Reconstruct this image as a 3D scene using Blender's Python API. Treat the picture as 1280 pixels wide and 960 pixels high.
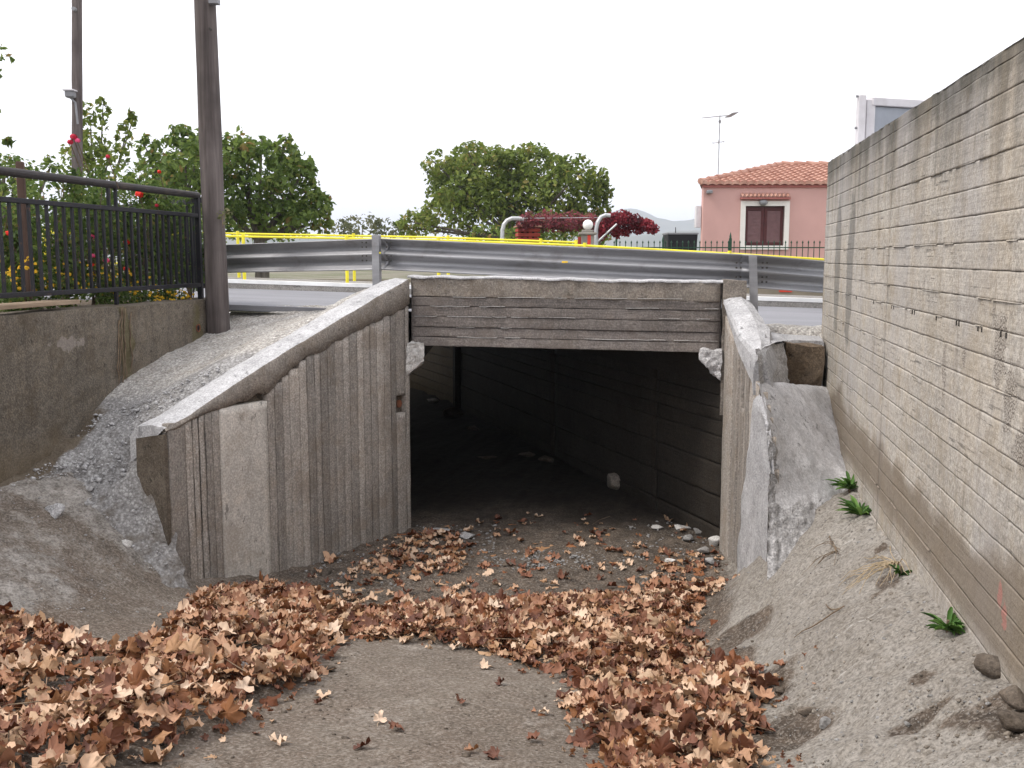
import bpy, math, random
import numpy as np
from mathutils import Vector

random.seed(7)
rng = np.random.default_rng(11)
scene = bpy.context.scene
COL = scene.collection
for o in list(bpy.data.objects):
    bpy.data.objects.remove(o)

# ------------------------------------------------------------------ camera
F = 1250.0
EYE = 2.6
TH = math.atan(158 / F)
AL = math.atan(230 / F * math.cos(TH))
SA, CA, ST, CT = math.sin(AL), math.cos(AL), math.sin(TH), math.cos(TH)
cam = bpy.data.cameras.new("camera")
cam.sensor_width = 36
cam.lens = F / 1280 * 36
cam.clip_start = 0.05
cam.clip_end = 20000
cam_o = bpy.data.objects.new("camera", cam)
cam_o.location = (0, 0, EYE)
cam_o.rotation_euler = (math.pi / 2 - TH, 0, AL)
COL.objects.link(cam_o)
scene.camera = cam_o

# ------------------------------------------------------------------ sky, sun, exposure (overcast)
SUN_EL, SUN_AZ = math.radians(52), math.radians(-112)      # azimuth from +Y towards +X
world = bpy.data.worlds.new("World")
scene.world = world
world.use_nodes = True
wn, wl = world.node_tree.nodes, world.node_tree.links
wn.clear()
w_out = wn.new("ShaderNodeOutputWorld")
w_bg = wn.new("ShaderNodeBackground")
w_sky = wn.new("ShaderNodeTexSky")
w_sky.sky_type = 'NISHITA'
w_sky.sun_disc = False
w_sky.sun_elevation = SUN_EL
w_sky.sun_rotation = SUN_AZ
w_sky.dust_density = 4.0
w_mix = wn.new("ShaderNodeMixRGB")
w_mix.inputs[0].default_value = 0.86
w_mix.inputs[2].default_value = (8.6, 8.5, 8.75, 1)        # even cloud cover over the clear-sky model
wl.new(w_sky.outputs[0], w_mix.inputs[1])
wl.new(w_mix.outputs[0], w_bg.inputs[0])
w_bg.inputs[1].default_value = 0.10
wl.new(w_bg.outputs[0], w_out.inputs[0])
sun = bpy.data.lights.new("sun", 'SUN')
sun.energy = 1.1
sun.angle = math.radians(16)
sun.color = (1.0, 0.95, 0.88)
sun_o = bpy.data.objects.new("sun", sun)
sd = Vector((math.sin(SUN_AZ) * math.cos(SUN_EL), math.cos(SUN_AZ) * math.cos(SUN_EL), math.sin(SUN_EL)))
sun_o.rotation_euler = (-sd).to_track_quat('-Z', 'Y').to_euler()
sun_o.location = (0, 0, 30)
COL.objects.link(sun_o)
scene.view_settings.view_transform = 'Standard'
scene.view_settings.look = 'None'
scene.view_settings.exposure = 1.2
scene.view_settings.gamma = 1.0
scene.cycles.max_bounces = 7
scene.cycles.diffuse_bounces = 4
scene.cycles.volume_bounces = 0

# ------------------------------------------------------------------ numbers
def ray(px, py):
    r = (px - 640) / F
    u = (480 - py) / F
    fh = CT + u * ST
    return np.array((-SA * fh + CA * r, CA * fh + SA * r, u * CT - ST)), fh

def at(px, py, d):                     # the point d metres ahead
    v, fh = ray(px, py)
    return np.array((0, 0, EYE)) + v * (d / fh)

def on_z(px, py, z):
    v, fh = ray(px, py)
    return np.array((0, 0, EYE)) + v * ((z - EYE) / v[2])

def on_x(px, py, x):
    v, fh = ray(px, py)
    return np.array((0, 0, EYE)) + v * (x / v[0])

def on_y(px, py, y):
    v, fh = ray(px, py)
    return np.array((0, 0, EYE)) + v * (y / v[1])

def on_plane(px, py, p0, d):
    v, fh = ray(px, py)
    n = np.array((d[1], -d[0]))
    t = (p0[0] * n[0] + p0[1] * n[1]) / (v[0] * n[0] + v[1] * n[1])
    return np.array((0, 0, EYE)) + v * t

RV = np.array((CA, SA, 0.0))
FV = np.array((-SA, CA, 0.0))
UP = np.array((0.0, 0.0, 1.0))

def loc_pt(r, f, z):                   # r metres to the right, f ahead, height z
    return RV * r + FV * f + UP * z

def _h(ix, iy, iz, seed):
    n = (ix.astype(np.int64) * 374761393 + iy.astype(np.int64) * 668265263 + iz.astype(np.int64) * 2147483647 + seed * 144665) & 0xffffffff
    n = ((n ^ (n >> 13)) * 1274126177) & 0xffffffff
    n = (n ^ (n >> 16)) & 0xffff
    return n / 65535.0

def vnoise(P, scale=1.0, seed=0):
    P = np.asarray(P, float) * scale
    i = np.floor(P)
    f = P - i
    f = f * f * (3 - 2 * f)
    i = i.astype(np.int64)
    x, y, z = i[..., 0], i[..., 1], i[..., 2]
    fx, fy, fz = f[..., 0], f[..., 1], f[..., 2]
    def c(a, b, d):
        return _h(x + a, y + b, z + d, seed)
    x00 = c(0, 0, 0) * (1 - fx) + c(1, 0, 0) * fx
    x10 = c(0, 1, 0) * (1 - fx) + c(1, 1, 0) * fx
    x01 = c(0, 0, 1) * (1 - fx) + c(1, 0, 1) * fx
    x11 = c(0, 1, 1) * (1 - fx) + c(1, 1, 1) * fx
    return ((x00 * (1 - fy) + x10 * fy) * (1 - fz) + (x01 * (1 - fy) + x11 * fy) * fz) * 2 - 1

def fbm(P, scale=1.0, octs=4, seed=0, gain=0.5):
    a, s, t = 1.0, scale, 0.0
    for k in range(octs):
        t = t + a * vnoise(P, s, seed + k * 17)
        a *= gain
        s *= 2.03
    return t

def smooth(x, a, b):
    t = np.clip((x - a) / (b - a), 0, 1)
    return t * t * (3 - 2 * t)

def rbf(points, k_smooth=1e-4):        # tent-like interpolation through scattered heights
    A = np.array(points, float)
    xy, z = A[:, :2], A[:, 2]
    n = len(A)
    D = np.linalg.norm(xy[:, None] - xy[None], axis=2)
    M = np.zeros((n + 3, n + 3))
    M[:n, :n] = -D + np.eye(n) * k_smooth
    M[:n, n] = 1
    M[:n, n + 1:] = xy
    M[n, :n] = 1
    M[n + 1:, :n] = xy.T
    b = np.zeros(n + 3)
    b[:n] = z
    w = np.linalg.solve(M, b)
    def f(X, Y):
        X = np.asarray(X, float)
        Y = np.asarray(Y, float)
        sh = X.shape
        P = np.stack([X.ravel(), Y.ravel()], 1)
        out = np.empty(len(P))
        for s in range(0, len(P), 20000):
            Q = P[s:s + 20000]
            d = np.linalg.norm(Q[:, None] - xy[None], axis=2)
            out[s:s + 20000] = -d @ w[:n] + w[n] + Q @ w[n + 1:]
        return out.reshape(sh)
    return f

# ------------------------------------------------------------------ objects
def tag(o, label=None, cat=None, group=None, kind=None):
    if label: o['label'] = label
    if cat: o['category'] = cat
    if group: o['group'] = group
    if kind: o['kind'] = kind
    return o

ORG = {}

def thing(name, label, cat, loc=(0, 0, 0), group=None):
    o = bpy.data.objects.new(name, None)
    o.empty_display_size = 0.2
    COL.objects.link(o)
    o.location = loc
    ORG[o] = np.array(loc, float)
    return tag(o, label, cat, group)

def obj(name, V, Fc, mat, parent=None, org=None, smooth_shade=False, attr=None):
    """one mesh object; V in world metres; the origin is the thing's base"""
    V = np.asarray(V, float).reshape(-1, 3)
    if parent is not None:
        O = ORG[parent]
    else:
        O = np.array(org if org is not None else (0, 0, 0), float)
    me = bpy.data.meshes.new(name)
    V = V - O
    if isinstance(Fc, np.ndarray):
        m, k = Fc.shape
        me.vertices.add(len(V))
        me.vertices.foreach_set('co', V.ravel())
        me.loops.add(m * k)
        me.loops.foreach_set('vertex_index', Fc.ravel().astype(np.int32))
        me.polygons.add(m)
        me.polygons.foreach_set('loop_start', (np.arange(m) * k).astype(np.int32))
        me.polygons.foreach_set('loop_total', np.full(m, k, np.int32))
        me.update(calc_edges=True)
    else:
        me.from_pydata([tuple(v) for v in V], [], Fc)
    if smooth_shade:
        me.polygons.foreach_set('use_smooth', np.ones(len(me.polygons), bool))
    if attr:
        for an, av in attr.items():
            av = np.asarray(av, float)
            if av.ndim == 2:
                a = me.attributes.new(an, 'FLOAT_COLOR', 'POINT')
                c4 = np.ones((len(V), 4))
                c4[:, :3] = av
                a.data.foreach_set('color', c4.ravel())
            else:
                a = me.attributes.new(an, 'FLOAT', 'POINT')
                a.data.foreach_set('value', av)
    if mat: me.materials.append(mat)
    me.update()
    o = bpy.data.objects.new(name, me)
    COL.objects.link(o)
    ORG[o] = O
    if parent is not None: o.parent = parent
    else: o.location = O
    return o

class MB:
    def __init__(s):
        s.v, s.f = [], []
    def add(s, V, Fc):
        b = len(s.v)
        s.v += [tuple(map(float, p)) for p in V]
        s.f += [tuple(int(i) + b for i in f) for f in Fc]
        return s
    def box(s, c, size, rz=0.0, bev=0.0):
        hx, hy, hz = size[0] / 2, size[1] / 2, size[2] / 2
        ca, sa = math.cos(rz), math.sin(rz)
        def T(x, y, z):
            return (c[0] + x * ca - y * sa, c[1] + x * sa + y * ca, c[2] + z)
        if bev <= 0:
            V = [T(x, y, z) for z in (-hz, hz) for x, y in ((-hx, -hy), (hx, -hy), (hx, hy), (-hx, hy))]
            return s.add(V, [(3, 2, 1, 0), (4, 5, 6, 7), (0, 1, 5, 4), (1, 2, 6, 5), (2, 3, 7, 6), (3, 0, 4, 7)])
        b = bev
        lay = []
        for z, i in ((-hz, b), (-hz + b, 0), (hz - b, 0), (hz, b)):
            x, y = hx - i, hy - i
            q = b
            lay.append([T(*p, z) for p in ((-x + q, -y), (x - q, -y), (x, -y + q), (x, y - q), (x - q, y), (-x + q, y), (-x, y - q), (-x, -y + q))])
        V = sum(lay, [])
        Fc = [tuple(range(7, -1, -1)), tuple(range(24, 32))]
        for k in range(3):
            for i in range(8):
                j = (i + 1) % 8
                Fc.append((k * 8 + i, k * 8 + j, k * 8 + 8 + j, k * 8 + 8 + i))
        return s.add(V, Fc)
    def tube(s, pts, r, n=8, cap=True):
        pts = [np.array(p, float) for p in pts]
        rs = r if hasattr(r, '__len__') else [r] * len(pts)
        V, Fc = [], []
        ref = None
        for i, p in enumerate(pts):
            t = pts[min(i + 1, len(pts) - 1)] - pts[max(i - 1, 0)]
            t /= np.linalg.norm(t) + 1e-9
            if ref is None:
                ref = np.array((0, 0, 1.0)) if abs(t[2]) < 0.9 else np.array((1.0, 0, 0))
            a = np.cross(t, ref)
            a /= np.linalg.norm(a) + 1e-9
            b = np.cross(a, t)
            ref = b
            for k in range(n):
                q = 2 * math.pi * k / n
                V.append(p + (a * math.cos(q) + b * math.sin(q)) * rs[i])
        for i in range(len(pts) - 1):
            for k in range(n):
                j = (k + 1) % n
                Fc.append((i * n + k, i * n + j, (i + 1) * n + j, (i + 1) * n + k))
        if cap:
            Fc.append(tuple(range(n - 1, -1, -1)))
            Fc.append(tuple(range((len(pts) - 1) * n, len(pts) * n)))
        return s.add(V, Fc)
    def prism(s, poly, z0, z1):
        """plan polygon (counter-clockwise); z0, z1 numbers or lists"""
        n = len(poly)
        za = z0 if hasattr(z0, '__len__') else [z0] * n
        zb = z1 if hasattr(z1, '__len__') else [z1] * n
        V = [(p[0], p[1], za[i]) for i, p in enumerate(poly)] + [(p[0], p[1], zb[i]) for i, p in enumerate(poly)]
        Fc = [tuple(range(n - 1, -1, -1)), tuple(range(n, 2 * n))]
        for i in range(n):
            j = (i + 1) % n
            Fc.append((i, j, n + j, n + i))
        return s.add(V, Fc)
    def build(s, name, mat, parent=None, org=None, smooth_shade=False):
        return obj(name, s.v, s.f, mat, parent, org, smooth_shade)

def grid_faces(n, m):
    i = np.arange(n - 1)[:, None] * m + np.arange(m - 1)[None]
    i = i.ravel()
    return np.stack([i, i + m, i + m + 1, i + 1], 1)

# ------------------------------------------------------------------ materials
class NT:
    def __init__(s, name):
        s.m = bpy.data.materials.new(name)
        s.m.use_nodes = True
        s.t = s.m.node_tree
        s.b = s.t.nodes['Principled BSDF']
        s.b.inputs['Roughness'].default_value = 0.9
        s.b.inputs['Specular IOR Level'].default_value = 0.25
    def n(s, typ, **kw):
        nd = s.t.nodes.new('ShaderNode' + typ)
        for k, v in kw.items(): setattr(nd, k, v)
        return nd
    def l(s, a, b): s.t.links.new(a, b)
    def put(s, nd, i, v):
        if hasattr(v, 'is_output') or isinstance(v, bpy.types.NodeSocket): s.l(v, nd.inputs[i])
        else: nd.inputs[i].default_value = v
    def pos(s): return s.n('NewGeometry').outputs['Position']
    def objc(s): return s.n('TexCoord').outputs['Object']
    def scale(s, vec, sc, off=(0, 0, 0)):
        m = s.n('Mapping')
        m.inputs['Scale'].default_value = sc
        m.inputs['Location'].default_value = off
        s.l(vec, m.inputs[0])
        return m.outputs[0]
    def noise(s, vec, scale, detail=4, rough=0.55, dist=0.0):
        nd = s.n('TexNoise')
        nd.inputs['Scale'].default_value = scale
        nd.inputs['Detail'].default_value = detail
        nd.inputs['Roughness'].default_value = rough
        nd.inputs['Distortion'].default_value = dist
        s.l(vec, nd.inputs['Vector'])
        return nd.outputs['Fac']
    def voro(s, vec, scale, feature='F1', out='Distance'):
        nd = s.n('TexVoronoi', feature=feature)
        nd.inputs['Scale'].default_value = scale
        s.l(vec, nd.inputs['Vector'])
        return nd.outputs[out]
    def math(s, op, a, b=0.0, clamp=False):
        nd = s.n('Math', operation=op, use_clamp=clamp)
        s.put(nd, 0, a); s.put(nd, 1, b)
        return nd.outputs[0]
    def rng(s, v, a, b, c=0.0, d=1.0):
        nd = s.n('MapRange')
        for i, x in enumerate((v, a, b, c, d)): s.put(nd, i, x)
        return nd.outputs[0]
    def ramp(s, v, stops):
        nd = s.n('ValToRGB')
        e = nd.color_ramp.elements
        while len(e) < len(stops): e.new(0.5)
        for k, (p, c) in enumerate(stops):
            e[k].position = p
            e[k].color = (*c, 1) if len(c) == 3 else c
        s.l(v, nd.inputs[0])
        return nd.outputs[0]
    def mix(s, f, a, b, blend='MIX'):
        nd = s.n('MixRGB', blend_type=blend)
        def c(v): return (*v, 1) if isinstance(v, tuple) and len(v) == 3 else v
        s.put(nd, 0, f); s.put(nd, 1, c(a)); s.put(nd, 2, c(b))
        return nd.outputs[0]
    def attr(s, name, out='Fac'):
        nd = s.n('Attribute')
        nd.attribute_name = name
        return nd.outputs[out]
    def rand(s): return s.n('ObjectInfo').outputs['Random']
    def bump(s, h, strength=0.5, dist=0.01, prev=None):
        nd = s.n('Bump')
        nd.inputs['Strength'].default_value = strength
        nd.inputs['Distance'].default_value = dist
        s.l(h, nd.inputs['Height'])
        if prev is not None: s.l(prev, nd.inputs['Normal'])
        return nd.outputs[0]
    def done(s, color=None, normal=None, rough=None, metal=None):
        if color is not None: s.put(s.b, 'Base Color', (*color, 1) if isinstance(color, tuple) else color)
        if normal is not None: s.l(normal, s.b.inputs['Normal'])
        if rough is not None: s.put(s.b, 'Roughness', rough)
        if metal is not None: s.put(s.b, 'Metallic', metal)
        return s.m

def plain(name, col, rough=0.6, metal=0.0, var=0.15, sc=8.0, bump=0.2, dirt=0.0):
    t = NT(name)
    p = t.pos()
    n1 = t.noise(p, sc, 5)
    c = t.mix(t.rng(n1, 0.3, 0.7), tuple(x * (1 - var) for x in col), tuple(min(1, x * (1 + var)) for x in col))
    if dirt:
        c = t.mix(t.rng(t.noise(p, sc * 0.4, 6, 0.65), 0.52, 0.72, 0, dirt), c, (0.09, 0.07, 0.05))
    return t.done(c, t.bump(t.noise(p, sc * 6, 3), bump, 0.004), t.rng(n1, 0, 1, rough - 0.1, min(1, rough + 0.1)), metal)

def concrete(name, col, grain=(2, 60, 60), tint=(0.9, 0.85, 0.78), var=0.3, streak=0.35, pores=0.5, speck=0.15, randv=0.16, extra=None, rough_bump=1.0, gr_c=0.5, grit=0.42):
    t = NT(name)
    p = t.pos()
    big = t.noise(p, 1.1, 5, 0.6)
    mid = t.noise(p, 6.0, 6, 0.65)
    fine = t.noise(p, 70.0, 4, 0.6)
    lo = tuple(x * (1 - var) for x in col)
    hi = tuple(min(0.9, x * (1 + var * 0.7)) for x in col)
    c = t.mix(t.rng(big, 0.3, 0.7), lo, hi)
    c = t.mix(t.rng(mid, 0.45, 0.75, 0, 0.7), c, tuple(x * y for x, y in zip(col, tint)))
    gr = t.noise(t.scale(p, grain), 1.0, 5, 0.6)
    c = t.mix(t.rng(gr, 0.35, 0.7, 0.0, gr_c), c, tuple(x * 0.62 for x in lo), 'MIX')
    st = t.noise(t.scale(p, (7, 7, 0.45)), 1.0, 5, 0.6)
    c = t.mix(t.rng(st, 0.5, 0.72, 0, streak), c, tuple(x * 0.45 for x in lo))
    c = t.mix(t.rng(fine, 0.51, 0.60, 0, grit), c, tuple(min(0.9, x * 1.3) for x in hi))
    c = t.mix(t.rng(fine, 0.47, 0.38, 0, grit), c, tuple(x * 0.5 for x in lo))
    mott = t.noise(p, 19.0, 5, 0.7)
    c = t.mix(t.rng(mott, 0.51, 0.6, 0, 0.42), c, tuple(x * 0.68 for x in lo))
    vo = t.voro(p, 26.0)
    po = t.math('MULTIPLY', t.rng(vo, 0.10, 0.02), t.rng(t.noise(p, 9, 3), 0.5, 0.62), True)
    c = t.mix(t.math('MULTIPLY', po, pores), c, (0.035, 0.03, 0.026))
    sp = t.rng(t.voro(p, 55.0), 0.12, 0.02)
    c = t.mix(t.math('MULTIPLY', sp, speck), c, (0.62, 0.6, 0.57))
    scr = t.noise(t.scale(p, tuple(v * 1.7 if v > 20 else v * 2.5 for v in grain)), 1.0, 3, 0.7)
    scm = t.math('MULTIPLY', t.rng(scr, 0.61, 0.66), t.rng(t.noise(p, 4.0, 4, 0.6), 0.42, 0.56))
    c = t.mix(t.math('MULTIPLY', scm, 0.75), c, tuple(x * 0.28 for x in lo))
    blot = t.noise(p, 2.6, 8, 0.72)
    c = t.mix(t.rng(blot, 0.53, 0.6, 0, 0.42), c, tuple(x * y * .62 for x, y in zip(col, tint)))
    rnd = t.rand()
    hs = t.n('HueSaturation')
    t.l(t.rng(rnd, 0, 1, 1 - randv, 1 + randv), hs.inputs['Value'])
    t.l(c, hs.inputs['Color'])
    c = hs.outputs[0]
    h = t.math('ADD', t.math('MULTIPLY', mid, 0.8), t.math('MULTIPLY', gr, 0.9))
    h = t.math('SUBTRACT', h, t.math('MULTIPLY', po, 0.8))
    nb = t.bump(h, 0.55 * rough_bump, 0.012)
    nb = t.bump(fine, 0.8 * rough_bump, 0.007, nb)
    if extra: c, nb = extra(t, p, c, nb)
    return t.done(c, nb)

def ell_mask(t, p, c, s, wob=0.5, nsc=5.0):
    """a ragged patch round the point c with half-sizes s"""
    sub = t.n('VectorMath', operation='SUBTRACT')
    t.l(p, sub.inputs[0]); sub.inputs[1].default_value = tuple(c)
    mul = t.n('VectorMath', operation='MULTIPLY')
    t.l(sub.outputs[0], mul.inputs[0]); mul.inputs[1].default_value = tuple(1.0 / x for x in s)
    ln = t.n('VectorMath', operation='LENGTH')
    t.l(mul.outputs[0], ln.inputs[0])
    d = t.math('ADD', ln.outputs['Value'], t.math('MULTIPLY', t.math('SUBTRACT', t.noise(p, nsc, 5, 0.65), 0.5), wob * 4))
    return t.rng(d, 1.05, 0.85)

M = {}

def right_wall_extra(t, p, c, nb):
    sep = t.n('SeparateXYZ')
    t.l(p, sep.inputs[0])
    z = sep.outputs['Z']
    # dark lichen and run-off stains below the coping
    st = t.noise(t.scale(p, (6, 6, 0.35), (3, 1, 0)), 1.0, 6, 0.6)
    top = t.math('ADD', t.rng(z, 2.75, 3.42), t.math('MULTIPLY', t.math('SUBTRACT', st, 0.5), 2.2))
    c = t.mix(t.rng(top, 0.2, 1.05, 0, 0.8), c, (0.085, 0.078, 0.066))
    edge = t.math('ADD', z, t.math('MULTIPLY', t.math('SUBTRACT', t.noise(p, 6, 5), 0.5), 0.25))
    c = t.mix(t.rng(edge, 3.27, 3.36, 0, 0.7), c, (0.07, 0.066, 0.055))
    wash = t.noise(t.scale(p, (2.2, 2.2, 0.3), (7, 2, 1)), 1.0, 5, 0.6)
    c = t.mix(t.rng(wash, 0.52, 0.68, 0, 0.42), c, (0.33, 0.27, 0.195))
    cool = t.noise(t.scale(p, (1.6, 1.6, 0.8), (1, 9, 4)), 1.0, 5, 0.6)
    c = t.mix(t.rng(cool, 0.5, 0.66, 0, 0.5), c, (0.33, 0.315, 0.31))
    grime = t.noise(t.scale(p, (9, 9, 2.2), (4, 4, 0)), 1.0, 7, 0.72)
    c = t.mix(t.rng(grime, 0.56, 0.7, 0, 0.55), c, (0.17, 0.145, 0.115))
    # brown soil splash along the foot
    m1 = t.math('ADD', z, t.math('MULTIPLY', t.math('SUBTRACT', t.noise(p, 1.6, 5, 0.6), 0.5), 0.75))
    band = t.math('MULTIPLY', t.rng(m1, 1.50, 1.38), t.rng(z, 1.04, 1.14))
    c = t.mix(t.math('MULTIPLY', band, 0.75), c, (0.155, 0.12, 0.085))
    # two dark run marks near the far end
    for cc in (on_x(1062, 340, 1.15), on_x(1047, 330, 1.15)):
        m = ell_mask(t, p, cc, (1, 0.17, 0.62), 0.35, 4)
        c = t.mix(t.math('MULTIPLY', m, 0.55), c, (0.085, 0.085, 0.08))
    # honeycombed aggregate
    for px, py, sy, sz in ((1250, 440, .11, .2), (1262, 500, .1, .12), (1180, 470, .06, .16), (1276, 560, .09, .13), (1205, 440, .04, .07)):
        m = ell_mask(t, p, on_x(px, py, 1.15), (1, sy * .8, sz * .8), 1.1, 7)
        vo = t.voro(p, 85.0)
        cc2 = t.mix(t.rng(vo, 0.1, 0.55), (0.42, 0.38, 0.335), (0.19, 0.165, 0.14))
        c = t.mix(t.math('MULTIPLY', m, 0.62), c, cc2)
        nb = t.bump(t.math('MULTIPLY', m, t.math('SUBTRACT', 0.6, vo)), 0.7, 0.01, nb)
    # traces of red paint
    for px, py in ((1250, 745), (1255, 770)):
        m = ell_mask(t, p, on_x(px, py, 1.15), (1, 0.03, 0.05), 0.5, 25)
        c = t.mix(t.math('MULTIPLY', m, 0.5), c, (0.42, 0.14, 0.12))
    return c, nb

def left_wall_extra(t, p, c, nb):
    m = ell_mask(t, p, on_x(85, 430, -5.0), (1, 0.18, 0.05), 0.9, 9)
    c = t.mix(t.math('MULTIPLY', m, 0.33), c, (0.42, 0.37, 0.34))
    sep = t.n('SeparateXYZ'); t.l(p, sep.inputs[0])
    z = t.math('ADD', sep.outputs['Z'], t.math('MULTIPLY', t.math('SUBTRACT', t.noise(p, 2.5, 5), 0.5), 0.5))
    c = t.mix(t.rng(z, 1.25, 1.02, 0, 0.5), c, (0.13, 0.095, 0.055))
    for px in (158, 247):
        m = ell_mask(t, p, on_x(px, 430, -5.0), (1, 0.12, 0.35), 0.5, 5)
        c = t.mix(t.math('MULTIPLY', m, 0.55), c, (0.10, 0.085, 0.03))
    return c, nb

def make_materials():
    M['right_wall'] = concrete('board_marked_concrete_pale', (0.41, 0.378, 0.335), (30, 1.2, 34), (1.0, 0.9, 0.74), 0.2, 0.22, 0.6, 0.05, 0.05, right_wall_extra, 0.75, 0.2, 0.4)
    M['left_wall'] = concrete('weathered_concrete', (0.160, 0.136, 0.108), (8, 8, 8), (0.95, 0.85, 0.7), 0.35, 0.5, 0.8, 0.5, 0.0, left_wall_extra, 1.1)
    M['wing_boards'] = concrete('vertical_board_concrete', (0.345, 0.312, 0.278), (75, 75, 1.4), (0.95, 0.84, 0.72), 0.28, 0.45, 0.8, 0.2, 0.3)
    M['wing_smooth'] = concrete('smooth_panel_concrete', (0.53, 0.49, 0.44), (9, 9, 4), (0.97, 0.9, 0.82), 0.15, 0.2, 0.35, 0.05, 0.05, None, 0.6)
    M['beam'] = concrete('horizontal_board_concrete', (0.195, 0.172, 0.158), (1.6, 70, 70), (0.95, 0.88, 0.8), 0.28, 0.3, 0.7, 0.10, 0.14)
    M['fascia'] = concrete('brown_cement_band', (0.28, 0.248, 0.215), (9, 9, 9), (0.92, 0.82, 0.7), 0.25, 0.3, 0.4, 0.1, 0.05)
    M['mortar'] = concrete('fresh_grey_mortar', (0.46, 0.455, 0.46), (6, 6, 6), (0.9, 0.9, 0.9), 0.2, 0.0, 0.45, 0.1, 0.05, None, 1.0)
    M['pale_mortar'] = concrete('pale_trowelled_mortar', (0.62, 0.61, 0.615), (6, 6, 6), (0.88, 0.88, 0.88), 0.22, 0.0, 0.5, 0.1, 0.0, None, 0.8, 0.3, 0.3)
    M['rough_mortar'] = concrete('rough_grey_mortar', (0.50, 0.49, 0.488), (25, 25, 25), (0.85, 0.84, 0.82), 0.4, 0.0, 0.8, 0.3, 0.1, None, 1.2)
    M['dark_concrete'] = concrete('stained_dark_concrete', (0.125, 0.103, 0.08), (6, 6, 6), (0.9, 0.8, 0.68), 0.4, 0.4, 0.6, 0.12, 0.0)
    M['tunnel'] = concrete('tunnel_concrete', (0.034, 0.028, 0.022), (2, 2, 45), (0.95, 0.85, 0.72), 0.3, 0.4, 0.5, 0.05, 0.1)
    M['chunk'] = concrete('broken_concrete', (0.36, 0.35, 0.34), (14, 14, 14), (0.9, 0.88, 0.84), 0.3, 0.0, 0.5, 0.3, 0.25)
    M['pale_chunk'] = concrete('pale_broken_concrete', (0.6, 0.58, 0.55), (14, 14, 14), (0.95, 0.92, 0.88), 0.15, 0.0, 0.3, 0.1, 0.1)
    M['chunk_brown'] = concrete('grey_brown_pebble', (0.26, 0.23, 0.195), (14, 14, 14), (0.9, 0.82, 0.74), 0.35, 0.0, 0.4, 0.15, 0.2)
    M['block'] = concrete('brown_stained_block', (0.17, 0.128, 0.09), (6, 6, 6), (0.9, 0.78, 0.62), 0.45, 0.0, 0.5, 0.0, 0.0, None, 0.8)
    M['brown_stone'] = concrete('brown_stone', (0.12, 0.098, 0.078), (14, 14, 14), (0.9, 0.8, 0.7), 0.35, 0.0, 0.4, 0.15, 0.25)

    # terrain: packed ground with soil and cement zones as materials of the place; tunnel shade painted in
    t = NT('channel_ground')
    p = t.pos()
    big, mid, fine = t.noise(p, 1.3, 5, 0.6), t.noise(p, 8, 6, 0.65), t.noise(p, 60, 4, 0.65)
    slab = t.mix(t.rng(big, 0.3, 0.7), (0.105, 0.082, 0.063), (0.185, 0.155, 0.125))
    slab = t.mix(t.rng(mid, 0.42, 0.7, 0, 0.75), slab, (0.13, 0.10, 0.078))
    rb = t.noise(p, 0.9, 8, 0.7)
    slab = t.mix(t.rng(rb, 0.5, 0.64, 0, 0.65), slab, (0.12, 0.085, 0.062))
    pw = t.noise(t.scale(p, (1, 1, 1), (9, 9, 2)), 2.4, 8, 0.72)
    slab = t.mix(t.rng(pw, 0.54, 0.68, 0, 0.6), slab, (0.34, 0.31, 0.275))
    pale = t.mix(t.rng(big, 0.3, 0.7), (0.19, 0.17, 0.147), (0.275, 0.255, 0.228))
    pale = t.mix(t.rng(mid, 0.45, 0.72, 0, 0.7), pale, (0.19, 0.165, 0.135))
    soil = t.mix(t.rng(mid, 0.35, 0.7), (0.045, 0.034, 0.026), (0.135, 0.102, 0.076))
    grey = t.mix(t.rng(mid, 0.35, 0.7), (0.23, 0.212, 0.19), (0.39, 0.362, 0.33))
    sepm = t.n('SeparateColor')
    t.l(t.attr('zone', 'Color'), sepm.inputs[0])
    wob = t.math('MULTIPLY', t.math('SUBTRACT', t.noise(p, 7, 8, 0.75), 0.5), 1.5)
    def zm(ch): return t.rng(t.math('ADD', sepm.outputs[ch], wob), 0.30, 0.70)
    c = t.mix(zm('Blue'), slab, pale)
    wob2 = t.math('MULTIPLY', t.math('SUBTRACT', t.noise(t.scale(p, (1, 1, 1), (5, 3, 1)), 4.5, 8, 0.75), 0.5), 1.7)
    c = t.mix(t.rng(t.math('ADD', sepm.outputs['Green'], wob2), 0.34, 0.66), c, grey)
    c = t.mix(zm('Red'), c, soil)
    c = t.mix(t.rng(fine, 0.51, 0.6, 0, 0.5), c, t.mix(0.45, c, (0.5, 0.46, 0.41)))
    gm = t.noise(p, 22, 5, 0.7)
    c = t.mix(t.rng(gm, 0.51, 0.6, 0, 0.6), c, t.mix(0.6, c, (0.07, 0.055, 0.04)))
    c = t.mix(t.rng(fine, 0.47, 0.38, 0, 0.65), c, t.mix(0.65, c, (0.03, 0.025, 0.02)))
    sc = t.noise(t.scale(p, (2.0, 9.0, 2.0), (2, 5, 0)), 1.0, 6, 0.72)
    scm = t.math('MULTIPLY', t.rng(sc, 0.64, 0.70), t.math('ADD', sepm.outputs['Blue'], sepm.outputs['Green'], True))
    c = t.mix(t.math('MULTIPLY', scm, 0.55), c, (0.55, 0.53, 0.5))
    sp = t.math('MULTIPLY', t.rng(t.voro(p, 38.0), 0.13, 0.04), t.rng(t.noise(p, 5, 3), 0.42, 0.6))
    c = t.mix(t.math('MULTIPLY', sp, 0.85), c, (0.66, 0.63, 0.58))
    sp2 = t.math('MULTIPLY', t.rng(t.voro(p, 85.0), 0.16, 0.05), t.rng(t.noise(p, 3, 4), 0.45, 0.62))
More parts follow.
